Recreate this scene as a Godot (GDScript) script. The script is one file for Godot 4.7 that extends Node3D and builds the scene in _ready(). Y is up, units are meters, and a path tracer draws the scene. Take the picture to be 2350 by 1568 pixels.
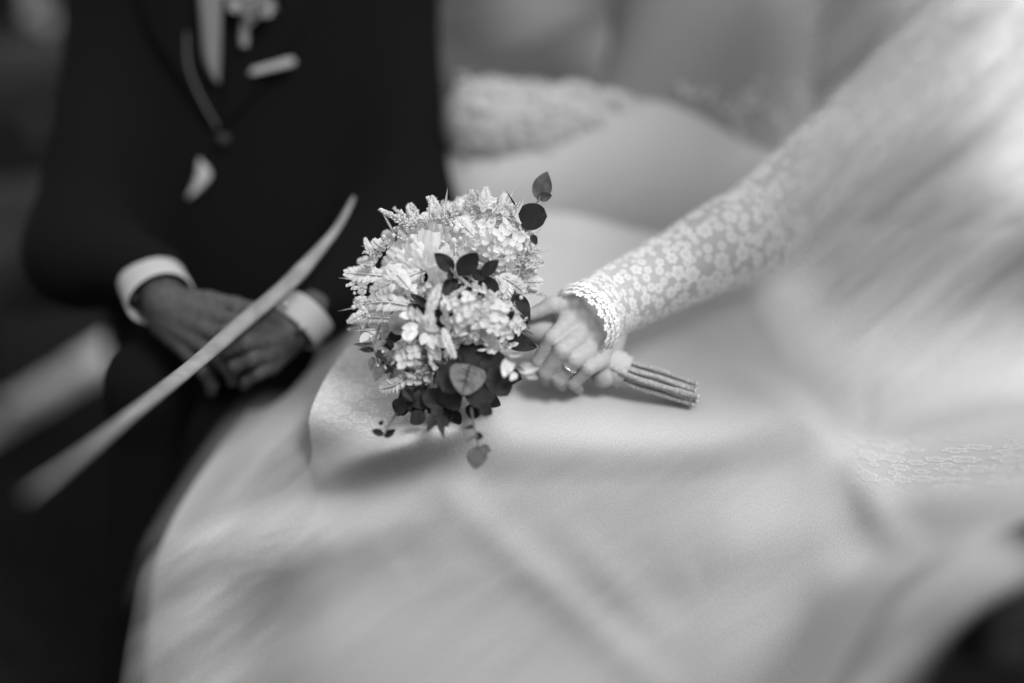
extends Node3D

# ---------------------------------------------------------------- camera frame
const PITCH := 25.0
const FOV := 24.0
const EYE := Vector3(0.0, 1.26, 1.5045)
var fwd := Vector3(0, -sin(deg_to_rad(PITCH)), -cos(deg_to_rad(PITCH)))
var upv := Vector3(0, cos(deg_to_rad(PITCH)), -sin(deg_to_rad(PITCH)))
var rng := RandomNumberGenerator.new()
var noise := FastNoiseLite.new()
var names := {}
var M := {}

# a point of the place, given where it was measured on the photograph (2350 wide) and how far away it stands
func W(x: float, y: float, d: float) -> Vector3:
	var s := tan(deg_to_rad(FOV * 0.5)) * d / 784.0
	return EYE + fwd * d + Vector3.RIGHT * ((x - 1175.0) * s) + upv * ((784.0 - y) * s)

func K(x: float, y: float, d: float) -> Vector3:
	return W(706.0 + x * 0.5, 353.0 + y * 0.5, d if d > 1.465 else 1.465 + (d - 1.465) * 0.6)

# ---------------------------------------------------------------- naming and adding
func numbered(called: String) -> String:
	if not names.has(called):
		names[called] = 0
		return called
	names[called] += 1
	return "%s_%03d" % [called, names[called]]

func tag(o: Node3D, label: String, category: String, group := "") -> Node3D:
	o.set_meta("label", label)
	o.set_meta("category", category)
	if group != "":
		o.set_meta("group", group)
	return o

func thing(called: String, at: Vector3, label: String, category: String, group := "") -> Node3D:
	var o := Node3D.new()
	o.name = numbered(called)
	add_child(o)
	o.position = at
	return tag(o, label, category, group)

func origin_of(n: Node3D) -> Vector3:
	var p := Vector3.ZERO
	var k: Node = n
	while k != self and k is Node3D:
		p += (k as Node3D).position
		k = k.get_parent()
	return p

# a mesh whose vertices are already in world axes, hung under a parent that is not turned
func part(called: String, mesh: Mesh, mat: Material, parent: Node3D, xf := Transform3D()) -> MeshInstance3D:
	var o := MeshInstance3D.new()
	o.mesh = mesh
	o.material_override = mat
	if parent == self:
		o.name = numbered(called)
		add_child(o, true)
		o.transform = xf
	else:
		o.name = called
		parent.add_child(o, true)
		o.transform = Transform3D(xf.basis, xf.origin - origin_of(parent))
	return o

func struct(called: String, mesh: Mesh, mat: Material) -> MeshInstance3D:
	var o := part(called, mesh, mat, self)
	o.set_meta("kind", "structure")
	return o

# ---------------------------------------------------------------- materials
func grey(v: float) -> Color:
	return Color(v, v, v).linear_to_srgb()

func noise_tex(freq: float, seed_: int, lo: float, hi: float, size := 256, octaves := 3) -> NoiseTexture2D:
	var n := FastNoiseLite.new()
	n.seed = seed_
	n.frequency = freq
	n.fractal_octaves = octaves
	var t := NoiseTexture2D.new()
	t.noise = n
	t.width = size
	t.height = size
	t.seamless = true
	var g := Gradient.new()
	g.set_color(0, Color(lo, lo, lo))
	g.set_color(1, Color(hi, hi, hi))
	t.color_ramp = g
	return t

func cloth(v: float, tex: Texture2D, scale: float, rough := 0.95) -> StandardMaterial3D:
	var m := StandardMaterial3D.new()
	m.albedo_color = grey(v)
	m.albedo_texture = tex
	m.uv1_triplanar = true
	m.uv1_world_triplanar = true
	m.uv1_scale = Vector3.ONE * scale
	m.roughness = rough
	m.metallic_specular = 0.25
	return m

func plainmat(v: float, rough := 0.8, spec := 0.3, back := 0.0) -> StandardMaterial3D:
	var m := StandardMaterial3D.new()
	m.albedo_color = grey(v)
	m.roughness = rough
	m.metallic_specular = spec
	if back > 0.0:
		m.backlight_enabled = true
		m.backlight = grey(back)
	return m

# woven lace: a fine net with flowers outlined in thicker thread
func lace_image(size: int, flowers: int, seed_: int) -> ImageTexture:
	var r := RandomNumberGenerator.new()
	r.seed = seed_
	var a := PackedFloat32Array()
	a.resize(size * size)
	for y in size:
		for x in size:
			var u := sin(TAU * (x + y) * 40.0 / size)
			var v := sin(TAU * (x - y) * 40.0 / size)
			a[y * size + x] = 0.30 + 0.14 * maxf(smoothstep(0.75, 1.0, u), smoothstep(0.75, 1.0, v))
	var centres := []
	for k in flowers * 6:
		var c := Vector2(r.randf(), r.randf()) * size
		var rad := size * r.randf_range(0.024, 0.07)
		var clear := true
		for o in centres:
			var d := ((c - o[0]) as Vector2).abs()
			d = Vector2(minf(d.x, size - d.x), minf(d.y, size - d.y))
			if d.length() < (rad + o[1]) * 0.92:
				clear = false
		if not clear or centres.size() >= flowers:
			continue
		centres.append([c, rad])
		var lobes := r.randi_range(5, 7)
		var turn := r.randf() * TAU
		var w := int(rad * 1.25)
		for dy in range(-w, w + 1):
			for dx in range(-w, w + 1):
				var q := Vector2(dx, dy)
				var l := q.length()
				var edge := rad * (0.62 + 0.38 * pow(absf(cos(q.angle() * lobes * 0.5 + turn)), 0.7))
				var v := 0.0
				if l < edge:
					v = 0.62 + 0.2 * sin(l * 1.1)
					if absf(l - edge) < rad * 0.16:
						v = 0.95
					if l < rad * 0.16:
						v = 0.35
				elif l < edge + 1.5:
					v = 0.6
				if v > 0.0:
					var at := posmod(int(c.y) + dy, size) * size + posmod(int(c.x) + dx, size)
					a[at] = maxf(a[at], v) if l >= rad * 0.16 else v
	var im := Image.create(size, size, false, Image.FORMAT_RGBA8)
	for y in size:
		for x in size:
			im.set_pixel(x, y, Color(1, 1, 1, clampf(a[y * size + x], 0.0, 1.0)))
	return ImageTexture.create_from_image(im)

func lace_cloth(v: float, tex: Texture2D) -> StandardMaterial3D:
	var m := StandardMaterial3D.new()
	m.albedo_color = grey(v)
	m.albedo_texture = tex
	m.transparency = BaseMaterial3D.TRANSPARENCY_ALPHA
	m.vertex_color_use_as_albedo = true
	m.roughness = 0.9
	m.metallic_specular = 0.2
	return m

func materials() -> void:
	var grain := noise_tex(0.33, 3, 0.7, 1.0, 512, 2)
	var soft := noise_tex(0.33, 4, 0.9, 1.0, 256, 2)
	var wool := noise_tex(0.3, 8, 0.35, 1.0, 512, 3)
	var blot := noise_tex(0.05, 12, 0.7, 1.0, 256, 4)
	M.satin = cloth(0.63, grain, 4.6)
	M.tulle = cloth(0.82, soft, 3.2)
	M.edge_blur_cloth = cloth(0.45, soft, 3.2)  # for the sheets added to soften the skirt edge like lens blur
	M.edge_blur_cloth.vertex_color_use_as_albedo = true
	M.edge_blur_cloth.transparency = BaseMaterial3D.TRANSPARENCY_ALPHA
	M.tulle.transparency = BaseMaterial3D.TRANSPARENCY_ALPHA
	M.tulle.vertex_color_use_as_albedo = true
	M.sheer = plainmat(0.8, 0.9, 0.2)
	M.sheer.transparency = BaseMaterial3D.TRANSPARENCY_ALPHA
	M.sheer.albedo_color.a = 0.5
	var lt := lace_image(512, 120, 6)
	M.lace_cloth = lace_cloth(0.86, lt)
	M.lace_over = lace_cloth(0.7, lt)
	M.lace = cloth(0.88, soft, 6.0)
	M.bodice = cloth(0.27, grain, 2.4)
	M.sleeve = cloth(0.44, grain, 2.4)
	M.waist_lit = cloth(0.52, grain, 4.6)  # lighter than the bodice, to cancel the shade on its underside
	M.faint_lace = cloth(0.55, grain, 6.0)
	M.skin = cloth(0.43, noise_tex(0.05, 14, 0.88, 1.0, 256, 4), 9.0, 0.55)
	M.shaded_skin = cloth(0.085, blot, 9.0, 0.6)  # skin colour darkened to stand in for shadow on the hands
	M.suit = cloth(0.015, wool, 3.5)
	M.suit.rim_enabled = true
	M.suit.rim = 0.06
	M.suit.metallic_specular = 0.1
	M.piping = plainmat(0.10, 0.6)
	M.shirt = cloth(0.5, grain, 4.0)
	M.tie = cloth(0.22, grain, 6.0, 0.6)
	M.square = cloth(0.42, grain, 6.0)
	M.button = plainmat(0.3, 0.3, 0.5)
	M.metal = plainmat(0.85, 0.2, 0.5)
	M.metal.metallic = 1.0
	M.petal = cloth(0.97, soft, 8.0, 0.8)
	M.petal.backlight_enabled = true
	M.petal.backlight = grey(0.95)
	M.cream = cloth(0.93, soft, 8.0, 0.8)
	M.cream.backlight_enabled = true
	M.cream.backlight = grey(0.9)
	M.hydra = cloth(0.88, soft, 8.0, 0.8)
	M.hydra.backlight_enabled = true
	M.hydra.backlight = grey(0.8)
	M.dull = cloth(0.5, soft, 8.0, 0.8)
	M.button_flower = cloth(0.26, soft, 8.0, 0.8)
	M.dusty = cloth(0.22, blot, 14.0, 0.8)
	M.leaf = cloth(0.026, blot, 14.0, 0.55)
	M.mid_leaf = cloth(0.13, blot, 14.0, 0.6)
	M.euca = cloth(0.2, blot, 14.0, 0.6)
	M.pale_leaf = cloth(0.8, blot, 14.0, 0.7)
	M.vein = plainmat(0.05, 0.8)
	M.stem = cloth(0.58, noise_tex(0.08, 21, 0.55, 1.0, 256, 4), 14.0, 0.7)
	M.ribbon = cloth(0.5, soft, 6.0)
	M.stem_cut = plainmat(0.5)
	M.stick = cloth(0.3, noise_tex(0.02, 31, 0.7, 1.0, 256, 3), 5.0, 0.7)
	M.soil = cloth(0.009, noise_tex(0.04, 41, 0.35, 1.0, 512, 5), 0.9)
	M.gravel = cloth(0.12, noise_tex(0.012, 42, 0.35, 1.0, 512, 5), 0.35)
	M.stone = cloth(0.4, noise_tex(0.03, 43, 0.6, 1.0, 256, 4), 2.0)
	M.paint = cloth(0.75, noise_tex(0.03, 44, 0.7, 1.0, 256, 4), 2.0)
	M.pad = cloth(0.03, noise_tex(0.04, 46, 0.6, 1.0, 256, 4), 3.0, 0.5)
	M.hedge = plainmat(0.03, 0.7)
	M.blossom = plainmat(0.2, 0.8, 0.2, 0.2)
	M.wood = cloth(0.035, noise_tex(0.04, 45, 0.5, 1.0, 256, 4), 3.0)
	M.hair = plainmat(0.03, 0.5)

# ---------------------------------------------------------------- meshes
func cr(a, b, c, d, t: float):
	return 0.5 * ((2.0 * b) + (c - a) * t + (2.0 * a - 5.0 * b + 4.0 * c - d) * t * t + (3.0 * b - a - 3.0 * c + d) * t * t * t)

func along(pts: Array, t: float):
	var f := clampf(t, 0.0, 1.0) * (pts.size() - 1)
	var i := mini(int(f), pts.size() - 2)
	var a = pts[maxi(i - 1, 0)]
	var d = pts[mini(i + 2, pts.size() - 1)]
	return cr(a, pts[i], pts[i + 1], d, f - i)

func grid_mesh(p: Array, nu: int, nv: int, closed := false, alpha := [], tile := Vector2.ONE) -> ArrayMesh:
	# p: (nv + 1) rows of (nu + 1) points
	var st := SurfaceTool.new()
	st.begin(Mesh.PRIMITIVE_TRIANGLES)
	st.set_smooth_group(0)
	for k in p.size():
		if alpha.size():
			st.set_color(Color(1, 1, 1, alpha[k]))
		st.set_uv(Vector2(float(k % (nu + 1)) / nu, float(k / (nu + 1)) / nv) * tile)
		st.add_vertex(p[k])
	for j in nv:
		for i in nu:
			var a := j * (nu + 1) + i
			var b := a + 1
			var c := a + nu + 1
			var d := c + 1
			if closed and i == nu - 1:
				b = j * (nu + 1)
				d = (j + 1) * (nu + 1)
			for k in [a, b, c, b, d, c]:
				st.add_index(k)
	st.generate_normals()
	return st.commit()

# cloth from a net of measured points; folds: [x0, y0, x1, y1, width, height]
func drape(net: Array, nu: int, nv: int, folds: Array, rough: float, dir: Vector2, freq: float, thin := Vector2.ZERO) -> ArrayMesh:
	var pts := []
	var alpha := []
	for j in nv + 1:
		var row := []
		for r in net:
			row.append(r)
		for i in nu + 1:
			var col := []
			for r in net:
				col.append(along(r, float(i) / nu))
			var q: Vector3 = along(col, float(j) / nv)
			var off := 0.0
			for f in folds:
				var a := Vector2(f[0], f[1])
				var b := Vector2(f[2], f[3])
				var h := Vector2(q.x, q.y)
				var t := clampf((h - a).dot(b - a) / (b - a).length_squared(), 0.0, 1.0)
				var e := (h - a.lerp(b, t)).length() / float(f[4])
				off += float(f[5]) * exp(-e * e) * (0.35 + 0.65 * sin(PI * clampf(t * 0.9 + 0.05, 0.0, 1.0)))
			var s := Vector2(q.x, q.y).dot(dir)
			var c2 := Vector2(q.x, q.y).dot(Vector2(-dir.y, dir.x))
			off += rough * (noise.get_noise_2d(s * 0.25 * freq, c2 * freq) + 0.16 * noise.get_noise_2d(s * 0.35 * freq + 500.0, c2 * 2.4 * freq))
			pts.append(W(q.x, q.y, q.z - off))
			if thin != Vector2.ZERO:
				var lens_streak := clampf(0.85 + 0.5 * noise.get_noise_2d(s * 0.10 + 900.0, c2 * 0.9) + 0.2 * noise.get_noise_2d(s * 0.12 + 90.0, c2 * 1.5), 0.45, 1.15)  # bright slanting lens streaks drawn into the opacity of the cloth
				if thin.x < 0.0:
					alpha.append(clampf(thin.y * lens_streak * sin(PI * float(i) / nu) * smoothstep(0.0, 0.25, float(j) / nv) * (smoothstep(1.0, 0.6, float(j) / nv) if thin.x < -1.5 else 1.0), 0.0, 1.0))
				else:
					alpha.append(clampf(lens_streak * lerpf(thin.x, thin.y, smoothstep(0.0, 0.3, float(i) / nu)) * smoothstep(1.0, 0.7, float(j) / nv), 0.0, 1.0))
	return grid_mesh(pts, nu, nv, false, alpha)

func sleeve(path: Array, radii: Array, tile: Vector2, fade: Vector2) -> ArrayMesh:
	var p := []
	var alpha := []
	var ref := Vector3.ZERO
	var n := 40
	for k in n + 1:
		var t := float(k) / n
		var c: Vector3 = along(path, t)
		var d: Vector3 = ((along(path, minf(t + 0.01, 1.0)) as Vector3) - (along(path, maxf(t - 0.01, 0.0)) as Vector3)).normalized()
		if ref == Vector3.ZERO:
			ref = d.cross(Vector3.UP).normalized()
		ref = (ref - d * ref.dot(d)).normalized()
		var w := d.cross(ref)
		var r: float = along(radii, t)
		for i in 37:
			var a := TAU * i / 36.0
			var rr := r + 0.0016 * noise.get_noise_2d(cos(a) * 90.0 + t * 260.0, sin(a) * 90.0)
			p.append(c + (ref * cos(a) + w * sin(a)) * rr)
			alpha.append(clampf(lerpf(fade.x, fade.y, t), 0.0, 1.0))
	return grid_mesh(p, 36, n, false, alpha, tile)

func tube(path: Array, radii: Array, sides := 8, caps := true, squash := 1.0) -> ArrayMesh:
	var st := SurfaceTool.new()
	st.begin(Mesh.PRIMITIVE_TRIANGLES)
	st.set_smooth_group(0)
	add_tube(st, path, radii, sides, caps, squash)
	st.generate_normals()
	return st.commit()

func add_tube(st: SurfaceTool, path: Array, radii: Array, sides := 8, caps := true, squash := 1.0) -> void:
	var n := path.size()
	var ref := Vector3.ZERO
	var rings := []
	for k in n:
		var t: Vector3 = (path[mini(k + 1, n - 1)] - path[maxi(k - 1, 0)]).normalized()
		if ref == Vector3.ZERO:
			ref = t.cross(Vector3.UP if absf(t.y) < 0.9 else Vector3.RIGHT).normalized()
		ref = (ref - t * ref.dot(t)).normalized()
		var w := t.cross(ref)
		var ring := []
		for i in sides:
			var a := TAU * i / sides
			ring.append(path[k] + (ref * cos(a) + w * sin(a) * squash) * radii[k])
		rings.append(ring)
	for k in n - 1:
		for i in sides:
			var j := (i + 1) % sides
			for v in [rings[k][i], rings[k + 1][i], rings[k][j], rings[k][j], rings[k + 1][i], rings[k + 1][j]]:
				st.add_vertex(v)
	if caps:
		for e in [0, n - 1]:
			for i in sides:
				var j := (i + 1) % sides
				st.add_vertex(path[e])
				st.add_vertex(rings[e][j if e == 0 else i])
				st.add_vertex(rings[e][i if e == 0 else j])

# smooth union of tapered capsules, meshed with surface nets; caps: [a, b, ra, rb]
func cap_dist(p: Vector3, c: Array) -> float:
	var ab: Vector3 = c[1] - c[0]
	var t := clampf((p - c[0]).dot(ab) / maxf(ab.length_squared(), 1e-9), 0.0, 1.0)
	return (p - (c[0] + ab * t)).length() - lerpf(c[2], c[3], t)

func smin(a: float, b: float, k: float) -> float:
	var h := maxf(k - absf(a - b), 0.0) / k
	return minf(a, b) - h * h * k * 0.25

func field(p: Vector3, caps: Array, k: float) -> float:
	var d := 10.0
	for c in caps:
		d = smin(d, cap_dist(p, c), k)
	return d

func flesh(st: SurfaceTool, caps: Array, k: float, cell: float, bump := 0.0, bump_freq := 20.0) -> void:
	var lo := Vector3.ONE * 1e9
	var hi := -lo
	for c in caps:
		for e in 2:
			var r: float = c[2 + e]
			lo = lo.min(c[e] - Vector3.ONE * (r + k))
			hi = hi.max(c[e] + Vector3.ONE * (r + k))
	lo -= Vector3.ONE * cell * 2
	hi += Vector3.ONE * cell * 2
	var nx := int((hi.x - lo.x) / cell) + 2
	var ny := int((hi.y - lo.y) / cell) + 2
	var nz := int((hi.z - lo.z) / cell) + 2
	var f := PackedFloat32Array()
	f.resize(nx * ny * nz)
	f.fill(10.0)
	for c in caps:
		var r: float = maxf(c[2], c[3]) + k + cell * 3
		var a0: Vector3 = c[0]
		var b0: Vector3 = c[1]
		var l: Vector3 = ((a0.min(b0) - Vector3.ONE * r - lo) / cell).floor().clamp(Vector3.ZERO, Vector3(nx - 1, ny - 1, nz - 1))
		var h: Vector3 = ((a0.max(b0) + Vector3.ONE * r - lo) / cell).ceil().clamp(Vector3.ZERO, Vector3(nx - 1, ny - 1, nz - 1))
		var ab := b0 - a0
		var inv := 1.0 / maxf(ab.length_squared(), 1e-9)
		var ra: float = c[2]
		var dr: float = c[3] - ra
		for z in range(int(l.z), int(h.z) + 1):
			for y in range(int(l.y), int(h.y) + 1):
				var at := (z * ny + y) * nx
				for x in range(int(l.x), int(h.x) + 1):
					var p := lo + Vector3(x, y, z) * cell - a0
					var t := clampf(p.dot(ab) * inv, 0.0, 1.0)
					var d := (p - ab * t).length() - ra - dr * t
					var o := f[at + x]
					var g := maxf(k - absf(o - d), 0.0) / k
					f[at + x] = minf(o, d) - g * g * k * 0.25
	if bump > 0.0:
		for z in nz:
			for y in ny:
				for x in nx:
					var at := (z * ny + y) * nx + x
					if absf(f[at]) < 0.04:
						var p := lo + Vector3(x, y, z) * cell
						f[at] += bump * noise.get_noise_3d(p.x * bump_freq * 100, p.y * bump_freq * 60, p.z * bump_freq * 100)
	var verts := PackedVector3Array()
	var ids := PackedInt32Array()
	ids.resize(nx * ny * nz)
	ids.fill(-1)
	var corner := [0, 1, nx, nx + 1, nx * ny, nx * ny + 1, nx * ny + nx, nx * ny + nx + 1]
	var cpos := [Vector3(0, 0, 0), Vector3(1, 0, 0), Vector3(0, 1, 0), Vector3(1, 1, 0), Vector3(0, 0, 1), Vector3(1, 0, 1), Vector3(0, 1, 1), Vector3(1, 1, 1)]
	var edges := [[0, 1], [2, 3], [4, 5], [6, 7], [0, 2], [1, 3], [4, 6], [5, 7], [0, 4], [1, 5], [2, 6], [3, 7]]
	for z in nz - 1:
		for y in ny - 1:
			var at := (z * ny + y) * nx
			for x in nx - 1:
				var i := at + x
				var v0 := f[i]
				if absf(v0) > cell * 4:
					continue
				var inside := 0
				for c in 8:
					if f[i + corner[c]] < 0.0:
						inside += 1
				if inside == 0 or inside == 8:
					continue
				var sum := Vector3.ZERO
				var n := 0
				for e in edges:
					var a := f[i + corner[e[0]]]
					var b := f[i + corner[e[1]]]
					if (a < 0.0) != (b < 0.0):
						sum += cpos[e[0]].lerp(cpos[e[1]], a / (a - b))
						n += 1
				ids[i] = verts.size()
				verts.append(lo + (Vector3(x, y, z) + sum / n) * cell)
	var tri := PackedInt32Array()
	var step := [1, nx, nx * ny]
	for z in range(1, nz - 1):
		for y in range(1, ny - 1):
			for x in range(1, nx - 1):
				var i := (z * ny + y) * nx + x
				if absf(f[i]) > cell * 3:
					continue
				for ax in 3:
					var s0: bool = f[i] < 0.0
					if s0 == (f[i + step[ax]] < 0.0):
						continue
					var u: int = step[(ax + 1) % 3]
					var v: int = step[(ax + 2) % 3]
					var a := ids[i - u - v]
					var b := ids[i - v]
					var c := ids[i]
					var d := ids[i - u]
					if a < 0 or b < 0 or c < 0 or d < 0:
						continue
					if s0:
						tri.append_array([a, c, b, a, d, c])
					else:
						tri.append_array([a, b, c, a, c, d])
	# gradient normals by adding up face normals
	var nor := PackedVector3Array()
	nor.resize(verts.size())
	for q in range(0, tri.size(), 3):
		var n := (verts[tri[q + 2]] - verts[tri[q]]).cross(verts[tri[q + 1]] - verts[tri[q]])
		for w in 3:
			nor[tri[q + w]] += n
	for q in tri:
		st.set_normal(nor[q].normalized())
		st.add_vertex(verts[q])

func flesh_mesh(caps: Array, k: float, cell: float, bump := 0.0, bump_freq := 20.0) -> ArrayMesh:
	var st := SurfaceTool.new()
	st.begin(Mesh.PRIMITIVE_TRIANGLES)
	flesh(st, caps, k, cell, bump, bump_freq)
	return st.commit()

# a piece of cloth laid on a body: grid between two edge curves, each [x, y]; lies `lift` above
func laid(left: Array, right: Array, nu: int, nv: int, caps: Array, k: float, lift: float, bulge := 0.0, ripple := 0.0) -> ArrayMesh:
	var p := []
	for j in nv + 1:
		var a: Vector2 = along(left, float(j) / nv)
		var b: Vector2 = along(right, float(j) / nv)
		for i in nu + 1:
			var t := float(i) / nu
			var q := a.lerp(b, t)
			var d := hit(q.x, q.y, caps, k)
			var edge := minf(minf(t, 1.0 - t), minf(float(j) / nv, 1.0 - float(j) / nv))
			var up := lift * minf(1.0, edge * 30.0) + bulge * sqrt(maxf(0.0, 1.0 - pow(2.0 * t - 1.0, 2.0)))
			up += ripple * sin(t * 14.0 + float(j) / nv * 5.0) * minf(1.0, edge * 8.0)
			p.append(W(q.x, q.y, d - up))
	return grid_mesh(p, nu, nv)

func hit(x: float, y: float, caps: Array, k: float) -> float:
	var d := 1.2
	for i in 60:
		var v := field(W(x, y, d), caps, k)
		d += v * 0.9
		if v < 0.0004:
			break
	return minf(d, 2.2)

# ---------------------------------------------------------------- plants
var shapes := {}

func width_at(kind: String, t: float) -> float:
	match kind:
		"round":
			return 2.0 * sqrt(maxf(0.0, t * (1.0 - t)))
		"oval":
			return pow(sin(PI * pow(t, 0.85)), 0.75)
		"heart":
			return 1.05 * pow(maxf(0.0, sin(PI * pow(t, 0.6))), 0.62)
		"lance":
			return pow(sin(PI * pow(t, 0.75)), 1.1)
	return pow(sin(PI * t), 0.85)

func leaf_mesh(kind: String, variant: int) -> ArrayMesh:
	var key := kind + str(variant)
	if not shapes.has(key):
		var r := RandomNumberGenerator.new()
		r.seed = hash(key)
		var p := []
		var nv := 10
		var nu := 6
		var curl := r.randf_range(-0.18, 0.22)
		var cup := r.randf_range(0.05, 0.3)
		var twist := r.randf_range(-0.25, 0.25)
		for j in nv + 1:
			var t := float(j) / nv
			var w := 0.5 * maxf(width_at(kind, t), 0.012)
			for i in nu + 1:
				var u := 2.0 * i / nu - 1.0
				var wave := 0.025 * sin(t * 11.0 + u * 3.0 + variant)
				p.append(Vector3(u * w, t, curl * (t * t - t * 0.4) + cup * absf(u) * w * 0.7 + twist * u * w * t + wave * absf(u)))
		shapes[key] = grid_mesh(p, nu, nv)
	return shapes[key]

func leaf(parent: Node3D, called: String, a: Vector3, b: Vector3, w: float, kind: String, mat: Material, tilt := Vector3.ZERO) -> MeshInstance3D:
	var y := b - a
	var n := (EYE - a).normalized() + tilt
	n = (n - y * n.dot(y) / y.length_squared()).normalized()
	var x := y.cross(n).normalized()
	var l := y.length()
	return part(called, leaf_mesh(kind, rng.randi() % 4), mat, parent, Transform3D(Basis(x * w, y, n * l), a))

func floret_mesh(variant: int) -> ArrayMesh:
	var key := "floret" + str(variant)
	if not shapes.has(key):
		var r := RandomNumberGenerator.new()
		r.seed = 77 + variant
		var st := SurfaceTool.new()
		st.begin(Mesh.PRIMITIVE_TRIANGLES)
		st.set_smooth_group(0)
		for k in 4:
			var turn := Basis(Vector3.BACK, TAU * k / 4.0 + r.randf_range(-0.15, 0.15))
			var lift := r.randf_range(-0.1, 0.45)
			var wide := r.randf_range(0.8, 1.05)
			var q := []
			for j in 8:
				var t := j / 7.0
				var w := 0.42 * wide * maxf(0.1, sqrt(maxf(0.0, sin(PI * pow(t, 1.15)))))
				for i in 5:
					var u := i / 2.0 - 1.0
					q.append(turn * Vector3(u * w, 0.08 + t * 0.95 - 0.08 * u * u, lift * t * t - 0.12 * sin(PI * t) * (1.0 - u * u) + 0.05 * sin(u * 4.0 + t * 5.0 + k)))
			for j in 7:
				for i in 4:
					var a := j * 5 + i
					for v in [a, a + 1, a + 5, a + 1, a + 6, a + 5]:
						st.add_vertex(q[v])
		add_tube(st, [Vector3(0, 0, -0.35), Vector3(0, 0, 0.0), Vector3(0, 0, 0.1), Vector3(0, 0, 0.14)], [0.05, 0.09, 0.1, 0.02], 6)
		st.generate_normals()
		shapes[key] = st.commit()
	return shapes[key]

func facing(n: Vector3, spin: float) -> Basis:
	var x := n.cross(Vector3.UP if absf(n.y) < 0.95 else Vector3.RIGHT).normalized()
	return Basis(x, n.cross(x), n).rotated(n, spin)

# a round head of many small four-petalled flowers
func hydrangea(parent: Node3D, c: Vector3, axis: Vector3, r: float, n: int, size: float, mat: Material, flat := 0.75) -> void:
	var head := Node3D.new()
	head.name = "hydrangea_head"
	parent.add_child(head, true)
	head.position = c - origin_of(parent)
	var core := SphereMesh.new()
	core.radius = r * 0.62
	core.height = r * 1.24 * flat
	core.radial_segments = 16
	core.rings = 8
	part("core", core, mat, head, Transform3D(Basis(), c - axis * r * 0.25))
	var fr := facing(axis, 0.0)
	for i in n:
		var cz := 1.0 - 1.35 * (i + 0.5) / n
		var a := i * 2.39996 + rng.randf_range(-0.25, 0.25)
		var s := sqrt(1.0 - cz * cz)
		var d := fr * Vector3(cos(a) * s, sin(a) * s, cz)
		var p := c + (d - axis * d.dot(axis) * (1.0 - flat)) * r * rng.randf_range(0.88, 1.1)
		var nn := (d + Vector3(rng.randf_range(-0.35, 0.35), rng.randf_range(-0.35, 0.35), rng.randf_range(-0.35, 0.35))).normalized()
		part("floret", floret_mesh(rng.randi() % 5), mat, head, Transform3D(facing(nn, rng.randf() * TAU).scaled(Vector3.ONE * size * rng.randf_range(0.8, 1.2)), p))

func rose_petal(layer: int) -> ArrayMesh:
	var key := "rose" + str(layer)
	if not shapes.has(key):
		var r := RandomNumberGenerator.new()
		r.seed = 400 + layer
		var p := []
		var open := [0.02, 0.06, 0.14, 0.26, 0.42][layer] as float
		var rad := [0.16, 0.3, 0.45, 0.6, 0.72][layer] as float
		for j in 9:
			var v := j / 8.0
			for i in 11:
				var u := i / 5.0 - 1.0
				var half := (0.8 - 0.1 * layer) * pow(sin(PI * (0.12 + 0.8 * pow(v, 0.8))), 0.5)
				var a := u * half
				var rr := rad * (0.45 + 0.55 * sin(v * PI * 0.5)) + open * v * v * 0.55
				rr += 0.10 * smoothstep(0.75, 1.0, v) * (1.0 + 0.5 * u * u)
				rr += 0.02 * sin(u * 6.0 + layer * 2.0) * v
				var h := (0.72 - 0.12 * layer) * v - 0.2 * open * v * v - 0.1 * u * u * v + 0.03 * sin(u * 9.0 + layer) * v
				p.append(Vector3(sin(a) * rr, cos(a) * rr, h))
		shapes[key] = grid_mesh(p, 10, 8)
	return shapes[key]

func rose(parent: Node3D, called: String, c: Vector3, axis: Vector3, r: float, mat: Material) -> void:
	var head := Node3D.new()
	head.name = called
	parent.add_child(head, true)
	head.position = c - origin_of(parent)
	for layer in 5:
		var n := [4, 6, 7, 9, 10][layer] as int
		for k in n:
			var b := facing(axis, TAU * k / n + layer * 0.9 + rng.randf_range(-0.15, 0.15))
			b = b.rotated(b.x.normalized(), rng.randf_range(-0.08, 0.08))
			part("petal", rose_petal(layer), mat, head, Transform3D(b.scaled(Vector3.ONE * r * rng.randf_range(0.92, 1.08)), c - axis * r * 0.35))

# a feathery frond: rachis along the path, narrow pinnae on both sides
func frond(path: Array, n: int, reach: float, r: float, taper := true, lean := 0.6) -> ArrayMesh:
	var st := SurfaceTool.new()
	st.begin(Mesh.PRIMITIVE_TRIANGLES)
	st.set_smooth_group(0)
	var line := []
	var rad := []
	for k in 9:
		line.append(along(path, k / 8.0))
		rad.append(lerpf(r, r * 0.35, k / 8.0))
	add_tube(st, line, rad, 5)
	for k in n:
		var t := (k + 0.5) / n
		var p: Vector3 = along(path, t)
		var dir: Vector3 = ((along(path, minf(t + 0.02, 1.0)) as Vector3) - (along(path, maxf(t - 0.02, 0.0)) as Vector3)).normalized()
		var face := (EYE - p).normalized()
		var side := dir.cross(face).normalized()
		var len := reach * (1.0 if not taper else 0.25 + 0.75 * sin(PI * clampf(0.12 + t * 0.88, 0.0, 1.0)))
		for s in [-1.0, 1.0]:
			var out: Vector3 = (side * s + dir * lean + face * rng.randf_range(-0.25, 0.25)).normalized()
			var w: Vector3 = dir.lerp(face, rng.randf_range(0.0, 0.3)).normalized() * len * 0.2
			var e := p + out * len * rng.randf_range(0.8, 1.1)
			var m1 := p + out * len * 0.4
			for v in [p, m1 + w, m1 - w, m1 - w, m1 + w, e]:
				st.add_vertex(v)
	st.generate_normals()
	return st.commit()

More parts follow.
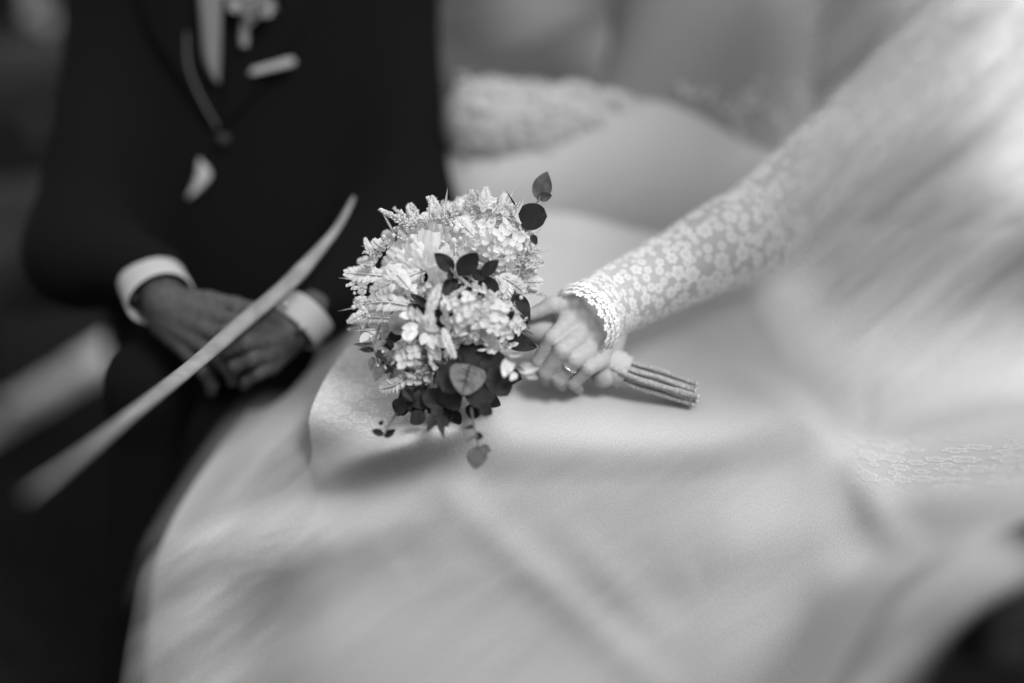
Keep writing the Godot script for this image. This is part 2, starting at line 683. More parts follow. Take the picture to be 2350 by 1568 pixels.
# a plume of tiny beads along a branching spike
func plume(a: Vector3, b: Vector3, spread: float, n: int, bead: float) -> ArrayMesh:
	var st := SurfaceTool.new()
	st.begin(Mesh.PRIMITIVE_TRIANGLES)
	st.set_smooth_group(0)
	var ab := b - a
	var x := ab.cross(Vector3.FORWARD).normalized()
	var z := ab.cross(x).normalized()
	add_tube(st, [a, a.lerp(b, 0.5), b], [0.0011, 0.0008, 0.0004], 4)
	for k in n:
		var t := pow(rng.randf(), 0.8)
		var w := spread * (1.0 - t) * sqrt(rng.randf()) + 0.0008
		var g := rng.randf() * TAU
		var root := a + ab * maxf(0.0, t - 0.06)
		var p := a + ab * t + (x * cos(g) + z * sin(g)) * w
		add_tube(st, [root, p], [0.00035, 0.0003], 3, false)
		var s := bead * rng.randf_range(0.7, 1.3)
		var d := (p - root).normalized()
		add_tube(st, [p - d * s, p, p + d * s * 1.3], [s * 0.35, s, s * 0.15], 5)
	st.generate_normals()
	return st.commit()

func bead_mesh(r: float) -> SphereMesh:
	var m := SphereMesh.new()
	m.radius = r
	m.height = r * 2.0
	m.radial_segments = 12
	m.rings = 6
	return m

# ---------------------------------------------------------------- lace
func lace_flower(st: SurfaceTool, p: Vector3, n: Vector3, r: float, spin: float) -> void:
	var b := facing(n, spin)
	var lobes := 5
	var inner := []
	var outer := []
	var steps := 20
	for i in steps:
		var a := TAU * i / steps
		var lobe := 0.6 + 0.4 * pow(absf(cos(a * lobes * 0.5)), 0.6)
		outer.append(p + b * Vector3(cos(a), sin(a), -0.05) * r * lobe)
		inner.append(p + b * Vector3(cos(a) * 0.18, sin(a) * 0.18, 0.12) * r)
	for i in steps:
		var j := (i + 1) % steps
		for v in [outer[i], inner[i], outer[j], outer[j], inner[i], inner[j]]:
			st.add_vertex(v)

func lace_on_arm(a: Vector3, b: Vector3, ra: float, rb: float, n: int, size: float, dense_end := 1.0) -> ArrayMesh:
	var st := SurfaceTool.new()
	st.begin(Mesh.PRIMITIVE_TRIANGLES)
	st.set_smooth_group(0)
	var ab := b - a
	var x := ab.cross(Vector3.UP).normalized()
	var z := ab.cross(x).normalized()
	for k in n:
		var t := pow(rng.randf(), dense_end)
		var g := rng.randf() * TAU
		var o := x * cos(g) + z * sin(g)
		var pat := noise.get_noise_2d(t * 260.0, g * 45.0)
		if pat < -0.16 and t > 0.1:
			continue
		lace_flower(st, a + ab * t + o * (lerpf(ra, rb, t) + 0.001 + 0.0006 * (k % 3)), o, size * rng.randf_range(0.7, 1.25), rng.randf() * TAU)
	st.generate_normals()
	return st.commit()

# ---------------------------------------------------------------- scene
func _ready() -> void:
	rng.seed = 20240
	noise.seed = 5
	noise.frequency = 0.01
	var cam := Camera3D.new()
	cam.name = "camera"
	cam.fov = FOV
	cam.near = 0.05
	cam.far = 60.0
	cam.position = EYE
	cam.rotation_degrees = Vector3(-PITCH, 0, 0)
	var lens := CameraAttributesPhysical.new()
	lens.frustum_focal_length = 160.0
	lens.frustum_focus_distance = 1.47
	lens.frustum_near = 0.05
	lens.frustum_far = 60.0
	lens.exposure_aperture = 1.8
	cam.attributes = lens
	add_child(cam)
	cam.fov = FOV
	var env := Environment.new()
	env.background_mode = Environment.BG_SKY
	var sky := ProceduralSkyMaterial.new()
	sky.sky_top_color = grey(0.62)
	sky.sky_horizon_color = grey(0.32)
	sky.sky_curve = 0.2
	sky.ground_bottom_color = grey(0.08)
	sky.ground_horizon_color = grey(0.25)
	sky.sun_angle_max = 0.1
	env.sky = Sky.new()
	env.sky.sky_material = sky
	env.tonemap_mode = Environment.TONE_MAPPER_LINEAR
	env.tonemap_exposure = 1.46
	env.sdfgi_enabled = true
	env.ssao_enabled = true
	env.ssil_enabled = true
	var we := WorldEnvironment.new()
	we.name = "world_environment"
	we.environment = env
	add_child(we)
	var sun := DirectionalLight3D.new()
	sun.name = "sun"
	sun.light_energy = 0.7
	sun.light_angular_distance = 22.0
	sun.shadow_enabled = true
	add_child(sun)
	sun.look_at_from_position(Vector3(1.05, 2.0, 1.05), Vector3.ZERO)
	materials()
	setting()
	groom()
	bride()
	bouquet()
	stick()
	boutonniere()

func setting() -> void:
	var g := PlaneMesh.new()
	g.size = Vector2(80, 80)
	struct("ground", g, M.soil)
	# pale gravel terrace behind the couple, one corner towards the camera
	var st := SurfaceTool.new()
	st.begin(Mesh.PRIMITIVE_TRIANGLES)
	st.set_smooth_group(0)
	for v in [Vector3(-0.35, 0.004, -0.9), Vector3(-1.6, 0.004, -12), Vector3(9, 0.004, -12), Vector3(-0.35, 0.004, -0.9), Vector3(9, 0.004, -12), Vector3(5.0, 0.004, -0.5)]:
		st.add_vertex(v)
	st.generate_normals()
	struct("gravel_path", st.commit(), M.gravel)
	for q in [[1380, 165, 1800, -20, 0.22], [1150, 60, 1340, -30, 0.14]]:
		var pa := G(q[0], q[1])
		var pb := G(q[2], q[3])
		var strip := part("edging_strip", block(q[4], 0.03, pa.distance_to(pb), 0.006), M.stone, self, Transform3D(Basis.looking_at((pb - pa).normalized()), pa.lerp(pb, 0.5) + Vector3(0, 0.015, 0)))
		tag(strip, "long pale stone edging strip on the path behind the bride's bodice" if q[0] == 1380 else "short pale stone edging strip on the path beside the dark jacket", "edging", "pale edging strips in the path")
	# white painted kerb on the ground, left of the seated couple
	var a := G(-160, 1085)
	var e := G(290, 805)
	var kerb := thing("kerb", a.lerp(e, 0.5), "white painted kerb on dark ground, left of the dark trousers", "kerb")
	var d := (e - a) / 3.0
	for k in 3:
		part("kerb_block", block(0.042, 0.03, d.length() - 0.008, 0.008), M.paint, kerb, Transform3D(Basis.looking_at(d.normalized()), a + d * (k + 0.5) + Vector3(0, 0.0175, 0)))
	var slab := part("paving_slab", block(0.26, 0.04, 0.2, 0.01), M.stone, self, Transform3D(Basis(Vector3.UP, 0.6), G(480, 930) + Vector3(0, 0.02, 0)))
	tag(slab, "pale stone slab on dark ground between the dark trouser legs", "paving slab")
	# the dark bench on which both sit
	var bench := thing("bench", Vector3(0.05, 0, -0.4), "dark low backed bench under the seated couple", "bench")
	part("seat", block(1.12, 0.07, 0.42, 0.02), M.wood, bench, Transform3D(Basis(), Vector3(0.13, 0.36, -0.40)))
	part("backrest", block(1.12, 0.16, 0.05, 0.02), M.wood, bench, Transform3D(Basis(Vector3.RIGHT, -0.12), Vector3(0.13, 0.485, -0.63)))
	for q in [[-0.38, -0.24], [0.64, -0.24], [-0.38, -0.58], [0.64, -0.58]]:
		part("leg", block(0.06, 0.325, 0.06, 0.004), M.wood, bench, Transform3D(Basis(), Vector3(q[0], 0.1625, q[1])))
	# an empty chair in the dark behind the suit
	var cc := W(70, 545, 2.35)
	var chair := thing("chair", Vector3(cc.x, 0, cc.z), "empty dark chair with padded seat at far left behind the suit", "chair")
	part("seat", block(0.34, 0.09, 0.34, 0.03), M.pad, chair, Transform3D(Basis(Vector3.UP, 0.3), cc))
	part("backrest", block(0.28, 0.10, 0.04, 0.015), M.pad, chair, Transform3D(Basis(Vector3.UP, 0.3), cc + Vector3(-0.04, 0.19, -0.19)))
	for q in [[-0.15, -0.15, 0.62], [0.15, -0.15, 0.62], [-0.15, 0.15, 0.35], [0.15, 0.15, 0.35]]:
		part("leg", tube([Vector3(cc.x + q[0], 0, cc.z + q[1]), Vector3(cc.x + q[0], q[2] * 0.6, cc.z + q[1]), Vector3(cc.x + q[0] * 1.05, q[2], cc.z + q[1] * 1.15)], [0.016, 0.02, 0.016], 10), M.pad, chair)
	# shrub with pale blossoms behind the dark suit
	var root := G(30, 360)
	var bush := thing("flowering_shrub", root, "dark shrub with pale blossoms at the left behind the suit", "shrub")
	var st2 := SurfaceTool.new()
	st2.begin(Mesh.PRIMITIVE_TRIANGLES)
	st2.set_smooth_group(0)
	var r := RandomNumberGenerator.new()
	r.seed = 9
	for k in 14:
		var g0 := r.randf() * TAU
		var tip := root + Vector3(cos(g0) * r.randf_range(0.1, 0.5), r.randf_range(0.4, 1.15), sin(g0) * r.randf_range(0.1, 0.4))
		add_tube(st2, [root, root.lerp(tip, 0.5) + Vector3(0, 0.06, 0), tip], [0.012, 0.008, 0.003], 5)
	st2.generate_normals()
	part("branches", st2.commit(), M.wood, bush)
	var mm := MultiMesh.new()
	mm.transform_format = MultiMesh.TRANSFORM_3D
	mm.mesh = leaf_mesh("oval", 1)
	mm.instance_count = 1600
	for k in 1600:
		var o := Vector3(r.randfn(0, 0.22), r.randf_range(0.15, 1.15), r.randfn(0, 0.2))
		var bs := Basis.from_euler(Vector3(r.randf() * TAU, r.randf() * TAU, r.randf() * TAU)).scaled(Vector3.ONE * r.randf_range(0.04, 0.08))
		mm.set_instance_transform(k, Transform3D(bs * Basis().scaled(Vector3(0.5, 1, 1)), o))
	var mi := MultiMeshInstance3D.new()
	mi.name = "foliage"
	mi.multimesh = mm
	mi.material_override = M.hedge
	mi.set_meta("kind", "stuff")
	bush.add_child(mi)
	for q in [[75, 10, 0.07, 2.5], [95, 45, 0.045, 2.48], [20, 170, 0.05, 2.5], [38, 205, 0.045, 2.48], [8, 215, 0.04, 2.5], [220, 152, 0.03, 2.6], [10, 120, 0.03, 2.5]]:
		var c := W(q[0], q[1], q[3])
		for k in 3:
			var bs := facing(((EYE - c).normalized() + Vector3(r.randf_range(-0.5, 0.5), r.randf_range(-0.5, 0.5), 0)).normalized(), r.randf() * TAU)
			part("blossom", floret_mesh(k), M.blossom, bush, Transform3D(bs.scaled(Vector3.ONE * q[2] * 0.42), c + Vector3(r.randf_range(-0.3, 0.3), r.randf_range(-0.3, 0.3), r.randf_range(-0.2, 0.2)) * q[2]))

func G(x: float, y: float) -> Vector3:
	var d := W(x, y, 1.0) - EYE
	return EYE + d * (EYE.y / -d.y)

func block(w: float, h: float, l: float, bevel: float) -> ArrayMesh:
	var st := SurfaceTool.new()
	st.begin(Mesh.PRIMITIVE_TRIANGLES)
	var ring := func(y: float, inset: float) -> Array:
		var x := w * 0.5 - inset
		var z := l * 0.5 - inset
		return [Vector3(-x, y, -z), Vector3(x, y, -z), Vector3(x, y, z), Vector3(-x, y, z)]
	var rs := [ring.call(-h * 0.5, 0.0), ring.call(h * 0.5 - bevel, 0.0), ring.call(h * 0.5 - bevel * 0.3, bevel * 0.3), ring.call(h * 0.5, bevel)]
	for k in 3:
		for i in 4:
			var j := (i + 1) % 4
			for v in [rs[k][i], rs[k][j], rs[k + 1][i], rs[k][j], rs[k + 1][j], rs[k + 1][i]]:
				st.add_vertex(v)
	for v in [rs[3][0], rs[3][1], rs[3][2], rs[3][0], rs[3][2], rs[3][3]]:
		st.add_vertex(v)
	st.generate_normals()
	return st.commit()

func groom() -> void:
	var base := Vector3(-0.30, 0, -0.30)
	var g := thing("groom", base, "seated person in dark suit with hands folded, left of the bouquet", "person")
	g.name = "person"
	# jacket
	var jk := [
		[W(280, -110, 1.86), W(860, -110, 1.86), 0.075, 0.075],
		[W(430, -60, 1.84), W(440, 620, 1.9), 0.112, 0.115],
		[W(560, -60, 1.83), W(560, 620, 1.88), 0.112, 0.115],
		[W(700, -60, 1.84), W(690, 620, 1.9), 0.112, 0.115],
		[W(885, -90, 1.84), W(925, 500, 1.8), 0.06, 0.056],
		[W(925, 500, 1.8), W(712, 722, 1.635), 0.054, 0.036],
		[W(300, -90, 1.84), W(185, 580, 1.74), 0.06, 0.056],
		[W(185, 580, 1.74), W(352, 630, 1.655), 0.054, 0.036],
	]
	part("jacket", flesh_mesh(jk, 0.045, 0.01, 0.024, 0.16), M.suit, g)
	# trousers
	var tr := [
		[W(450, 720, 1.92), W(690, 720, 1.92), 0.1, 0.1],
		[W(470, 740, 1.88), W(345, 880, 1.66), 0.07, 0.042],
		[W(345, 880, 1.66), W(345, 880, 1.66) + Vector3(-0.08, -0.5, 0.0), 0.042, 0.04],
		[W(700, 740, 1.88), W(690, 920, 1.72), 0.075, 0.052],
		[W(690, 920, 1.72), W(690, 920, 1.72) + Vector3(0.02, -0.48, 0.0), 0.052, 0.042],
	]
	part("trousers", flesh_mesh(tr, 0.04, 0.01, 0.02, 0.2), M.suit, g)
	# the body: head and neck, both hands
	var st := SurfaceTool.new()
	st.begin(Mesh.PRIMITIVE_TRIANGLES)
	var neck := W(560, -150, 1.83)
	var hd := neck + Vector3(0, 0.22, 0.03)
	flesh(st, [[neck + Vector3(0, -0.08, 0), neck + Vector3(0, 0.1, 0.01), 0.06, 0.055], [hd + Vector3(0, 0.02, -0.01), hd + Vector3(0, 0.03, -0.03), 0.085, 0.085], [hd + Vector3(0, -0.06, 0.035), hd + Vector3(0, 0.0, 0.03), 0.05, 0.065], [hd + Vector3(0, 0.01, 0.095), hd + Vector3(0, -0.03, 0.112), 0.009, 0.014], [hd + Vector3(-0.085, -0.01, 0), hd + Vector3(-0.085, 0.02, -0.01), 0.016, 0.02], [hd + Vector3(0.085, -0.01, 0), hd + Vector3(0.085, 0.02, -0.01), 0.016, 0.02]], 0.03, 0.008)
	# right hand (left in the picture), its back towards the camera, fingers bent round the stick
	var rh := [
		[W(345, 640, 1.655), W(385, 700, 1.605), 0.026, 0.022],
		[W(385, 700, 1.605), W(480, 724, 1.578), 0.017, 0.0105],
		[W(385, 712, 1.605), W(470, 752, 1.576), 0.018, 0.0105],
		[W(382, 728, 1.607), W(455, 782, 1.58), 0.018, 0.0105],
		[W(378, 742, 1.61), W(435, 808, 1.588), 0.016, 0.01],
		[W(480, 724, 1.577), W(540, 738, 1.562), 0.0096, 0.0088], [W(540, 738, 1.562), W(590, 765, 1.566), 0.0085, 0.0078], [W(590, 765, 1.566), W(600, 788, 1.585), 0.0076, 0.0065],
		[W(470, 754, 1.575), W(525, 779, 1.56), 0.0098, 0.009], [W(525, 779, 1.56), W(566, 812, 1.565), 0.0086, 0.0078], [W(566, 812, 1.565), W(570, 836, 1.585), 0.0076, 0.0065],
		[W(455, 786, 1.58), W(502, 820, 1.566), 0.0094, 0.0086], [W(502, 820, 1.566), W(532, 856, 1.575), 0.0082, 0.0075], [W(532, 856, 1.575), W(532, 876, 1.595), 0.0073, 0.0063],
		[W(436, 812, 1.588), W(468, 852, 1.58), 0.0084, 0.0076], [W(468, 852, 1.58), W(486, 884, 1.592), 0.0073, 0.0066], [W(486, 884, 1.592), W(484, 900, 1.61), 0.0064, 0.0056],
		[W(410, 690, 1.6), W(480, 692, 1.59), 0.0135, 0.0105], [W(480, 692, 1.59), W(540, 702, 1.585), 0.0102, 0.009], [W(540, 702, 1.585), W(590, 712, 1.585), 0.009, 0.007],
	]
	flesh(st, rh, 0.0035, 0.003)
	var lh := [
		[W(715, 712, 1.625), W(660, 766, 1.6), 0.024, 0.021],
		[W(655, 760, 1.598), W(606, 752, 1.578), 0.016, 0.0105],
		[W(655, 772, 1.598), W(606, 782, 1.578), 0.017, 0.0105],
		[W(652, 784, 1.6), W(612, 812, 1.582), 0.016, 0.0105],
		[W(650, 796, 1.602), W(622, 838, 1.59), 0.015, 0.0095],
		[W(606, 752, 1.577), W(560, 752, 1.551), 0.0096, 0.0088], [W(560, 752, 1.551), W(518, 762, 1.55), 0.0086, 0.0078], [W(518, 762, 1.55), W(500, 776, 1.562), 0.0076, 0.0065],
		[W(606, 784, 1.577), W(562, 788, 1.549), 0.0098, 0.009], [W(562, 788, 1.549), W(522, 802, 1.552), 0.0086, 0.0078], [W(522, 802, 1.552), W(508, 816, 1.566), 0.0076, 0.0065],
		[W(612, 814, 1.581), W(574, 824, 1.556), 0.0094, 0.0086], [W(574, 824, 1.556), W(540, 840, 1.56), 0.0082, 0.0075], [W(540, 840, 1.56), W(530, 854, 1.575), 0.0073, 0.0063],
		[W(622, 840, 1.589), W(592, 856, 1.57), 0.0084, 0.0076], [W(592, 856, 1.57), W(566, 872, 1.575), 0.0073, 0.0066], [W(566, 872, 1.575), W(558, 884, 1.59), 0.0064, 0.0056],
		[W(645, 748, 1.592), W(612, 722, 1.575), 0.012, 0.0102], [W(612, 722, 1.575), W(576, 712, 1.566), 0.01, 0.0088], [W(576, 712, 1.566), W(544, 716, 1.565), 0.0086, 0.007],
	]
	flesh(st, lh, 0.0035, 0.003)
	part("body", st.commit(), M.shaded_skin, g)
	part("hair", flesh_mesh([[hd + Vector3(0, 0.05, -0.03), hd + Vector3(0, 0.03, -0.05), 0.088, 0.085]], 0.02, 0.012), M.hair, g)
	# shirt cuffs: open bands round the wrists
	part("shirt_cuff", cuff(W(345, 632, 1.66), W(372, 690, 1.612), 0.034, 0.0355), M.shirt, g)
	var c2 := part("shirt_cuff", cuff(W(712, 712, 1.617), W(668, 758, 1.606), 0.031, 0.0315), M.shirt, g)
	for q in [[655, 700], [694, 750]]:
		part("cuff_button", bead_mesh(0.0042), M.button, g, Transform3D(Basis(), W(q[0], q[1], 1.572)))
	part("cufflink", bead_mesh(0.006), M.hair, g, Transform3D(Basis(), W(306, 682, 1.615)))
	# shirt, tie, pocket square and the pale edge of the lapel, laid on the jacket
	var V := func(a: Array) -> Array:
		var o := []
		for q in a:
			o.append(Vector2(q[0], q[1]))
		return o
	part("tie", laid(V.call([[452, -30], [460, 60], [468, 140], [497, 192]]), V.call([[514, -30], [509, 60], [506, 140], [503, 194]]), 10, 24, jk, 0.045, 0.006, 0.004, 0.0012), M.tie, g)
	part("shirt_front", laid(V.call([[455, 364], [446, 415], [428, 455]]), V.call([[457, 364], [484, 405], [434, 458]]), 8, 12, jk, 0.045, 0.005, 0.002), M.shirt, g)
	part("pocket_square", laid(V.call([[570, 176], [571, 165], [578, 156]]), V.call([[676, 150], [678, 141], [668, 131]]), 20, 8, jk, 0.045, 0.012, 0.003), M.square, g)
	var edge := []
	var er := []
	for k in 13:
		var q: Vector2 = along([Vector2(428, 70), Vector2(432, 150), Vector2(458, 220), Vector2(498, 292)], k / 12.0)
		edge.append(W(q.x, q.y, hit(q.x, q.y, jk, 0.045) - 0.003))
		er.append(0.0016)
	part("lapel_edge", tube(edge, er, 6), M.piping, g)
	# lapels: folded cloth standing a little proud of the chest
	part("lapel", laid(V.call([[300, -40], [330, 60], [420, 190], [492, 292]]), V.call([[440, -40], [432, 120], [456, 215], [498, 292]]), 8, 16, jk, 0.045, 0.006), M.suit, g)
	part("lapel", laid(V.call([[515, -40], [512, 120], [508, 220], [502, 300]]), V.call([[690, -40], [700, 60], [610, 190], [506, 300]]), 8, 16, jk, 0.045, 0.006), M.suit, g)
	part("button", bead_mesh(0.007), M.hair, g, Transform3D(Basis(), W(512, 320, hit(512, 320, jk, 0.045) - 0.003)))
	set_meta("jacket_depth", hit(565, 60, jk, 0.045))

func cuff(a: Vector3, b: Vector3, ra: float, rb: float) -> ArrayMesh:
	var d := (b - a).normalized()
	var x := d.cross(Vector3.UP).normalized()
	var z := d.cross(x)
	var p := []
	# profile goes out along the outside, over the rim and back inside
	var prof := [[0.0, ra], [0.25, ra + 0.0006], [0.5, lerpf(ra, rb, 0.5)], [0.75, rb], [0.97, rb], [1.0, rb - 0.001], [0.97, rb - 0.0022], [0.3, ra - 0.003]]
	for q in prof:
		for i in 33:
			var t := TAU * i / 32.0
			var r: float = q[1] + 0.0012 * sin(t * 3.0 + 1.0)
			p.append(a.lerp(b, q[0]) + (x * cos(t) + z * sin(t) * 0.86) * r)
	return grid_mesh(p, 32, prof.size() - 1)

func bride() -> void:
	var base := Vector3(0.25, 0, -0.2)
	var b := thing("bride", base, "person in white lace sleeved wedding dress holding the bouquet on her lap", "person")
	b.name = numbered("person") if not names.has("person") else "person_001"
	# body: torso, neck, head, arms, the hand round the stems
	var st := SurfaceTool.new()
	st.begin(Mesh.PRIMITIVE_TRIANGLES)
	var wrist := W(1392, 700, 1.53)
	var elbow := W(1770, 505, 1.63)
	var shoulder := W(2230, 80, 1.70)
	var rshoulder := W(1800, -150, 2.0)
	var relbow := W(1560, 340, 1.87)
	var rwrist := W(1120, 285, 1.81)
	var neck := W(1720, -190, 1.86)
	var hd := neck + Vector3(0, 0.2, 0.02)
	flesh(st, [[W(1450, 560, 1.97), W(1690, 0, 1.99), 0.085, 0.085], [rshoulder, relbow, 0.042, 0.036], [relbow, rwrist, 0.034, 0.025], [shoulder, elbow, 0.042, 0.036], [elbow, wrist, 0.037, 0.024], [neck + Vector3(0, -0.1, 0), neck + Vector3(0, 0.1, 0.01), 0.05, 0.045], [hd, hd + Vector3(0, 0.03, -0.03), 0.08, 0.085], [hd + Vector3(0, -0.07, 0.03), hd + Vector3(0, 0, 0.03), 0.042, 0.06]], 0.03, 0.01)
	var hand := [
		[wrist + (elbow - wrist).normalized() * 0.03, wrist, 0.0235, 0.021],
		[wrist, W(1300, 742, 1.498), 0.018, 0.0095],
		[wrist, W(1322, 776, 1.494), 0.018, 0.0095],
		[W(1395, 716, 1.53), W(1345, 803, 1.496), 0.017, 0.0092],
		[W(1402, 730, 1.532), W(1378, 826, 1.504), 0.017, 0.009],
		# index to little finger: over the stems, down and round behind them
		[W(1300, 744, 1.496), W(1266, 778, 1.483), 0.0088, 0.0074], [W(1266, 778, 1.483), W(1234, 832, 1.492), 0.0074, 0.0066], [W(1234, 832, 1.492), W(1234, 852, 1.52), 0.0066, 0.0055],
		[W(1324, 778, 1.491), W(1291, 806, 1.474), 0.0092, 0.0084], [W(1291, 806, 1.474), W(1251, 857, 1.486), 0.0081, 0.007], [W(1251, 857, 1.486), W(1254, 876, 1.517), 0.007, 0.0058],
		[W(1350, 808, 1.493), W(1319, 827, 1.478), 0.0086, 0.0077], [W(1319, 827, 1.478), W(1283, 872, 1.489), 0.0074, 0.0066], [W(1283, 872, 1.489), W(1292, 888, 1.517), 0.0066, 0.0055],
		[W(1380, 830, 1.5), W(1350, 846, 1.485), 0.0076, 0.0068], [W(1350, 846, 1.485), W(1317, 880, 1.495), 0.0066, 0.006], [W(1317, 880, 1.495), W(1328, 894, 1.517), 0.006, 0.005],
		[W(1400, 770, 1.528), W(1385, 862, 1.512), 0.016, 0.012],
		# thumb, leaving the side of the palm and lying along the stems
		[W(1372, 704, 1.527), W(1322, 700, 1.508), 0.0135, 0.0105], [W(1322, 700, 1.508), W(1266, 702, 1.499), 0.0098, 0.0086], [W(1266, 702, 1.499), W(1218, 724, 1.497), 0.0084, 0.0062],
	]
	flesh(st, hand, 0.0028, 0.0022)
	part("body", st.commit(), M.skin, b)
	part("hair", flesh_mesh([[hd + Vector3(0, 0.05, -0.03), hd + Vector3(0, 0.02, -0.05), 0.085, 0.085], [hd + Vector3(0, -0.05, -0.09), hd + Vector3(0, 0, -0.1), 0.05, 0.05]], 0.03, 0.012), M.hair, b)
	# ring on the ring finger
	var rd := (W(1283, 872, 1.489) - W(1319, 827, 1.478)).normalized()
	var rx := rd.cross(Vector3.UP).normalized()
	var rz := rd.cross(rx)
	var loop := []
	var lr := []
	for k in 25:
		var a := TAU * k / 24.0
		loop.append(W(1308, 841, 1.4805) + (rx * cos(a) + rz * sin(a)) * 0.0078)
		lr.append(0.001)
	part("wedding_ring", tube(loop, lr, 6, false), M.metal, b)
	# bodice
	var bo := [[W(1300, 440, 1.93), W(1760, 480, 1.9), 0.1, 0.1], [W(1480, 520, 1.9), W(1640, 60, 1.92), 0.11, 0.11], [W(1640, 520, 1.9), W(1690, 60, 1.94), 0.11, 0.09], [W(1560, 0, 1.96), W(1720, -60, 1.95), 0.08, 0.08]]
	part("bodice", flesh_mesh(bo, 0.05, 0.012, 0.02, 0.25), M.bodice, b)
	part("lit_waist_panel", flesh_mesh([[W(1140, 440, 1.865), W(1500, 430, 1.86), 0.092, 0.1], [W(1500, 450, 1.86), W(1720, 500, 1.85), 0.1, 0.09]], 0.05, 0.012, 0.02, 0.25), M.waist_lit, b)  # lower bodice split off and lightened in colour where shade falls
	# sleeves: sheer cloth with lace flowers sewn on
	var dir := (wrist - elbow).normalized()
	var cuffp := W(1338, 738, 1.506)
	part("sleeve", sleeve([cuffp, wrist, wrist.lerp(elbow, 0.3), wrist.lerp(elbow, 0.7), elbow, elbow.lerp(shoulder, 0.5), shoulder], [0.0345, 0.033, 0.037, 0.045, 0.05, 0.052, 0.056], Vector2(2.0, 4.2), Vector2(1.0, 0.8)), M.lace_cloth, b)
	var ce := part("cuff_trim", lace_edge(cuffp, (wrist - cuffp).normalized() * -1.0, 0.0345, 30, 0.0042), M.lace, b)
	ce.set_meta("kind", "stuff")
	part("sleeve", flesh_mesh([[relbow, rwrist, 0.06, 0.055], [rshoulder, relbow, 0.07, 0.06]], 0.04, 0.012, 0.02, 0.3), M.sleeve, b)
	var l2 := part("sleeve_lace", lace_on_arm(rwrist + (rwrist - relbow).normalized() * 0.05, relbow, 0.052, 0.064, 500, 0.0042), M.faint_lace, b)
	l2.set_meta("kind", "stuff")
	var sl := SurfaceTool.new()
	sl.begin(Mesh.PRIMITIVE_TRIANGLES)
	sl.set_smooth_group(0)
	for k in 80:
		var t := k / 79.0
		var e: Vector2 = along([Vector2(1052, 205), Vector2(1110, 205), Vector2(1200, 235), Vector2(1310, 205), Vector2(1420, 230), Vector2(1520, 290)], t)
		lace_flower(sl, W(e.x, e.y + rng.randf_range(-12, 10), 1.80), (fwd * -1.0 + Vector3(rng.randf_range(-0.4, 0.4), rng.randf_range(-0.3, 0.6), 0)).normalized(), rng.randf_range(0.004, 0.008), rng.randf() * TAU)
	for k in 420:
		var x := rng.randf_range(1480, 1860)
		var y := rng.randf_range(180, 470)
		var far := Vector2((x - 1670) / 210.0, (y - 330) / 160.0).length()
		if noise.get_noise_2d(x * 1.3, y * 1.3) > -0.25 + 0.5 * far and far < 1.1:
			lace_flower(sl, W(x, y, hit(x, y, bo, 0.05) - 0.003), (EYE - W(x, y, 1.8)).normalized(), rng.randf_range(0.003, 0.006), rng.randf() * TAU)
	sl.generate_normals()
	part("lace_trim", sl.commit(), M.faint_lace, b).set_meta("kind", "stuff")
	# the skirt over the lap and down towards the camera
	var net := [
		[[960, 450, 1.84], [1150, 420, 1.83], [1300, 400, 1.83], [1450, 400, 1.82], [1620, 430, 1.80], [1800, 480, 1.78], [2000, 520, 1.77], [2400, 520, 1.79]],
		[[980, 610, 1.76], [1150, 565, 1.75], [1300, 545, 1.75], [1450, 560, 1.75], [1620, 600, 1.74], [1800, 640, 1.73], [2000, 640, 1.73], [2400, 600, 1.76]],
		[[850, 740, 1.65], [1050, 710, 1.65], [1250, 690, 1.655], [1450, 690, 1.66], [1650, 700, 1.65], [1850, 740, 1.64], [2080, 760, 1.67], [2500, 760, 1.70]],
		[[765, 840, 1.555], [980, 850, 1.545], [1200, 850, 1.55], [1430, 850, 1.57], [1650, 850, 1.57], [1835, 850, 1.57], [2080, 900, 1.62], [2520, 900, 1.64]],
		[[712, 950, 1.51], [930, 975, 1.475], [1170, 985, 1.475], [1420, 990, 1.48], [1650, 985, 1.485], [1835, 960, 1.51], [2060, 1010, 1.55], [2540, 1020, 1.36]],
		[[695, 1090, 1.55], [900, 1110, 1.485], [1150, 1120, 1.487], [1400, 1120, 1.487], [1640, 1110, 1.487], [1850, 1090, 1.50], [2100, 1120, 1.44], [2540, 1120, 1.28]],
		[[460, 1235, 1.63], [760, 1270, 1.52], [1110, 1300, 1.513], [1380, 1300, 1.513], [1630, 1290, 1.505], [1860, 1260, 1.485], [2120, 1270, 1.40], [2350, 1200, 1.22]],
		[[385, 1440, 1.74], [650, 1450, 1.56], [1040, 1460, 1.54], [1340, 1460, 1.54], [1610, 1450, 1.515], [1850, 1430, 1.47], [1990, 1390, 1.34], [2080, 1330, 1.20]],
		[[350, 1800, 1.86], [600, 1800, 1.66], [980, 1800, 1.585], [1300, 1800, 1.58], [1580, 1800, 1.53], [1780, 1780, 1.46], [1820, 1720, 1.28], [1870, 1650, 1.18]],
	]
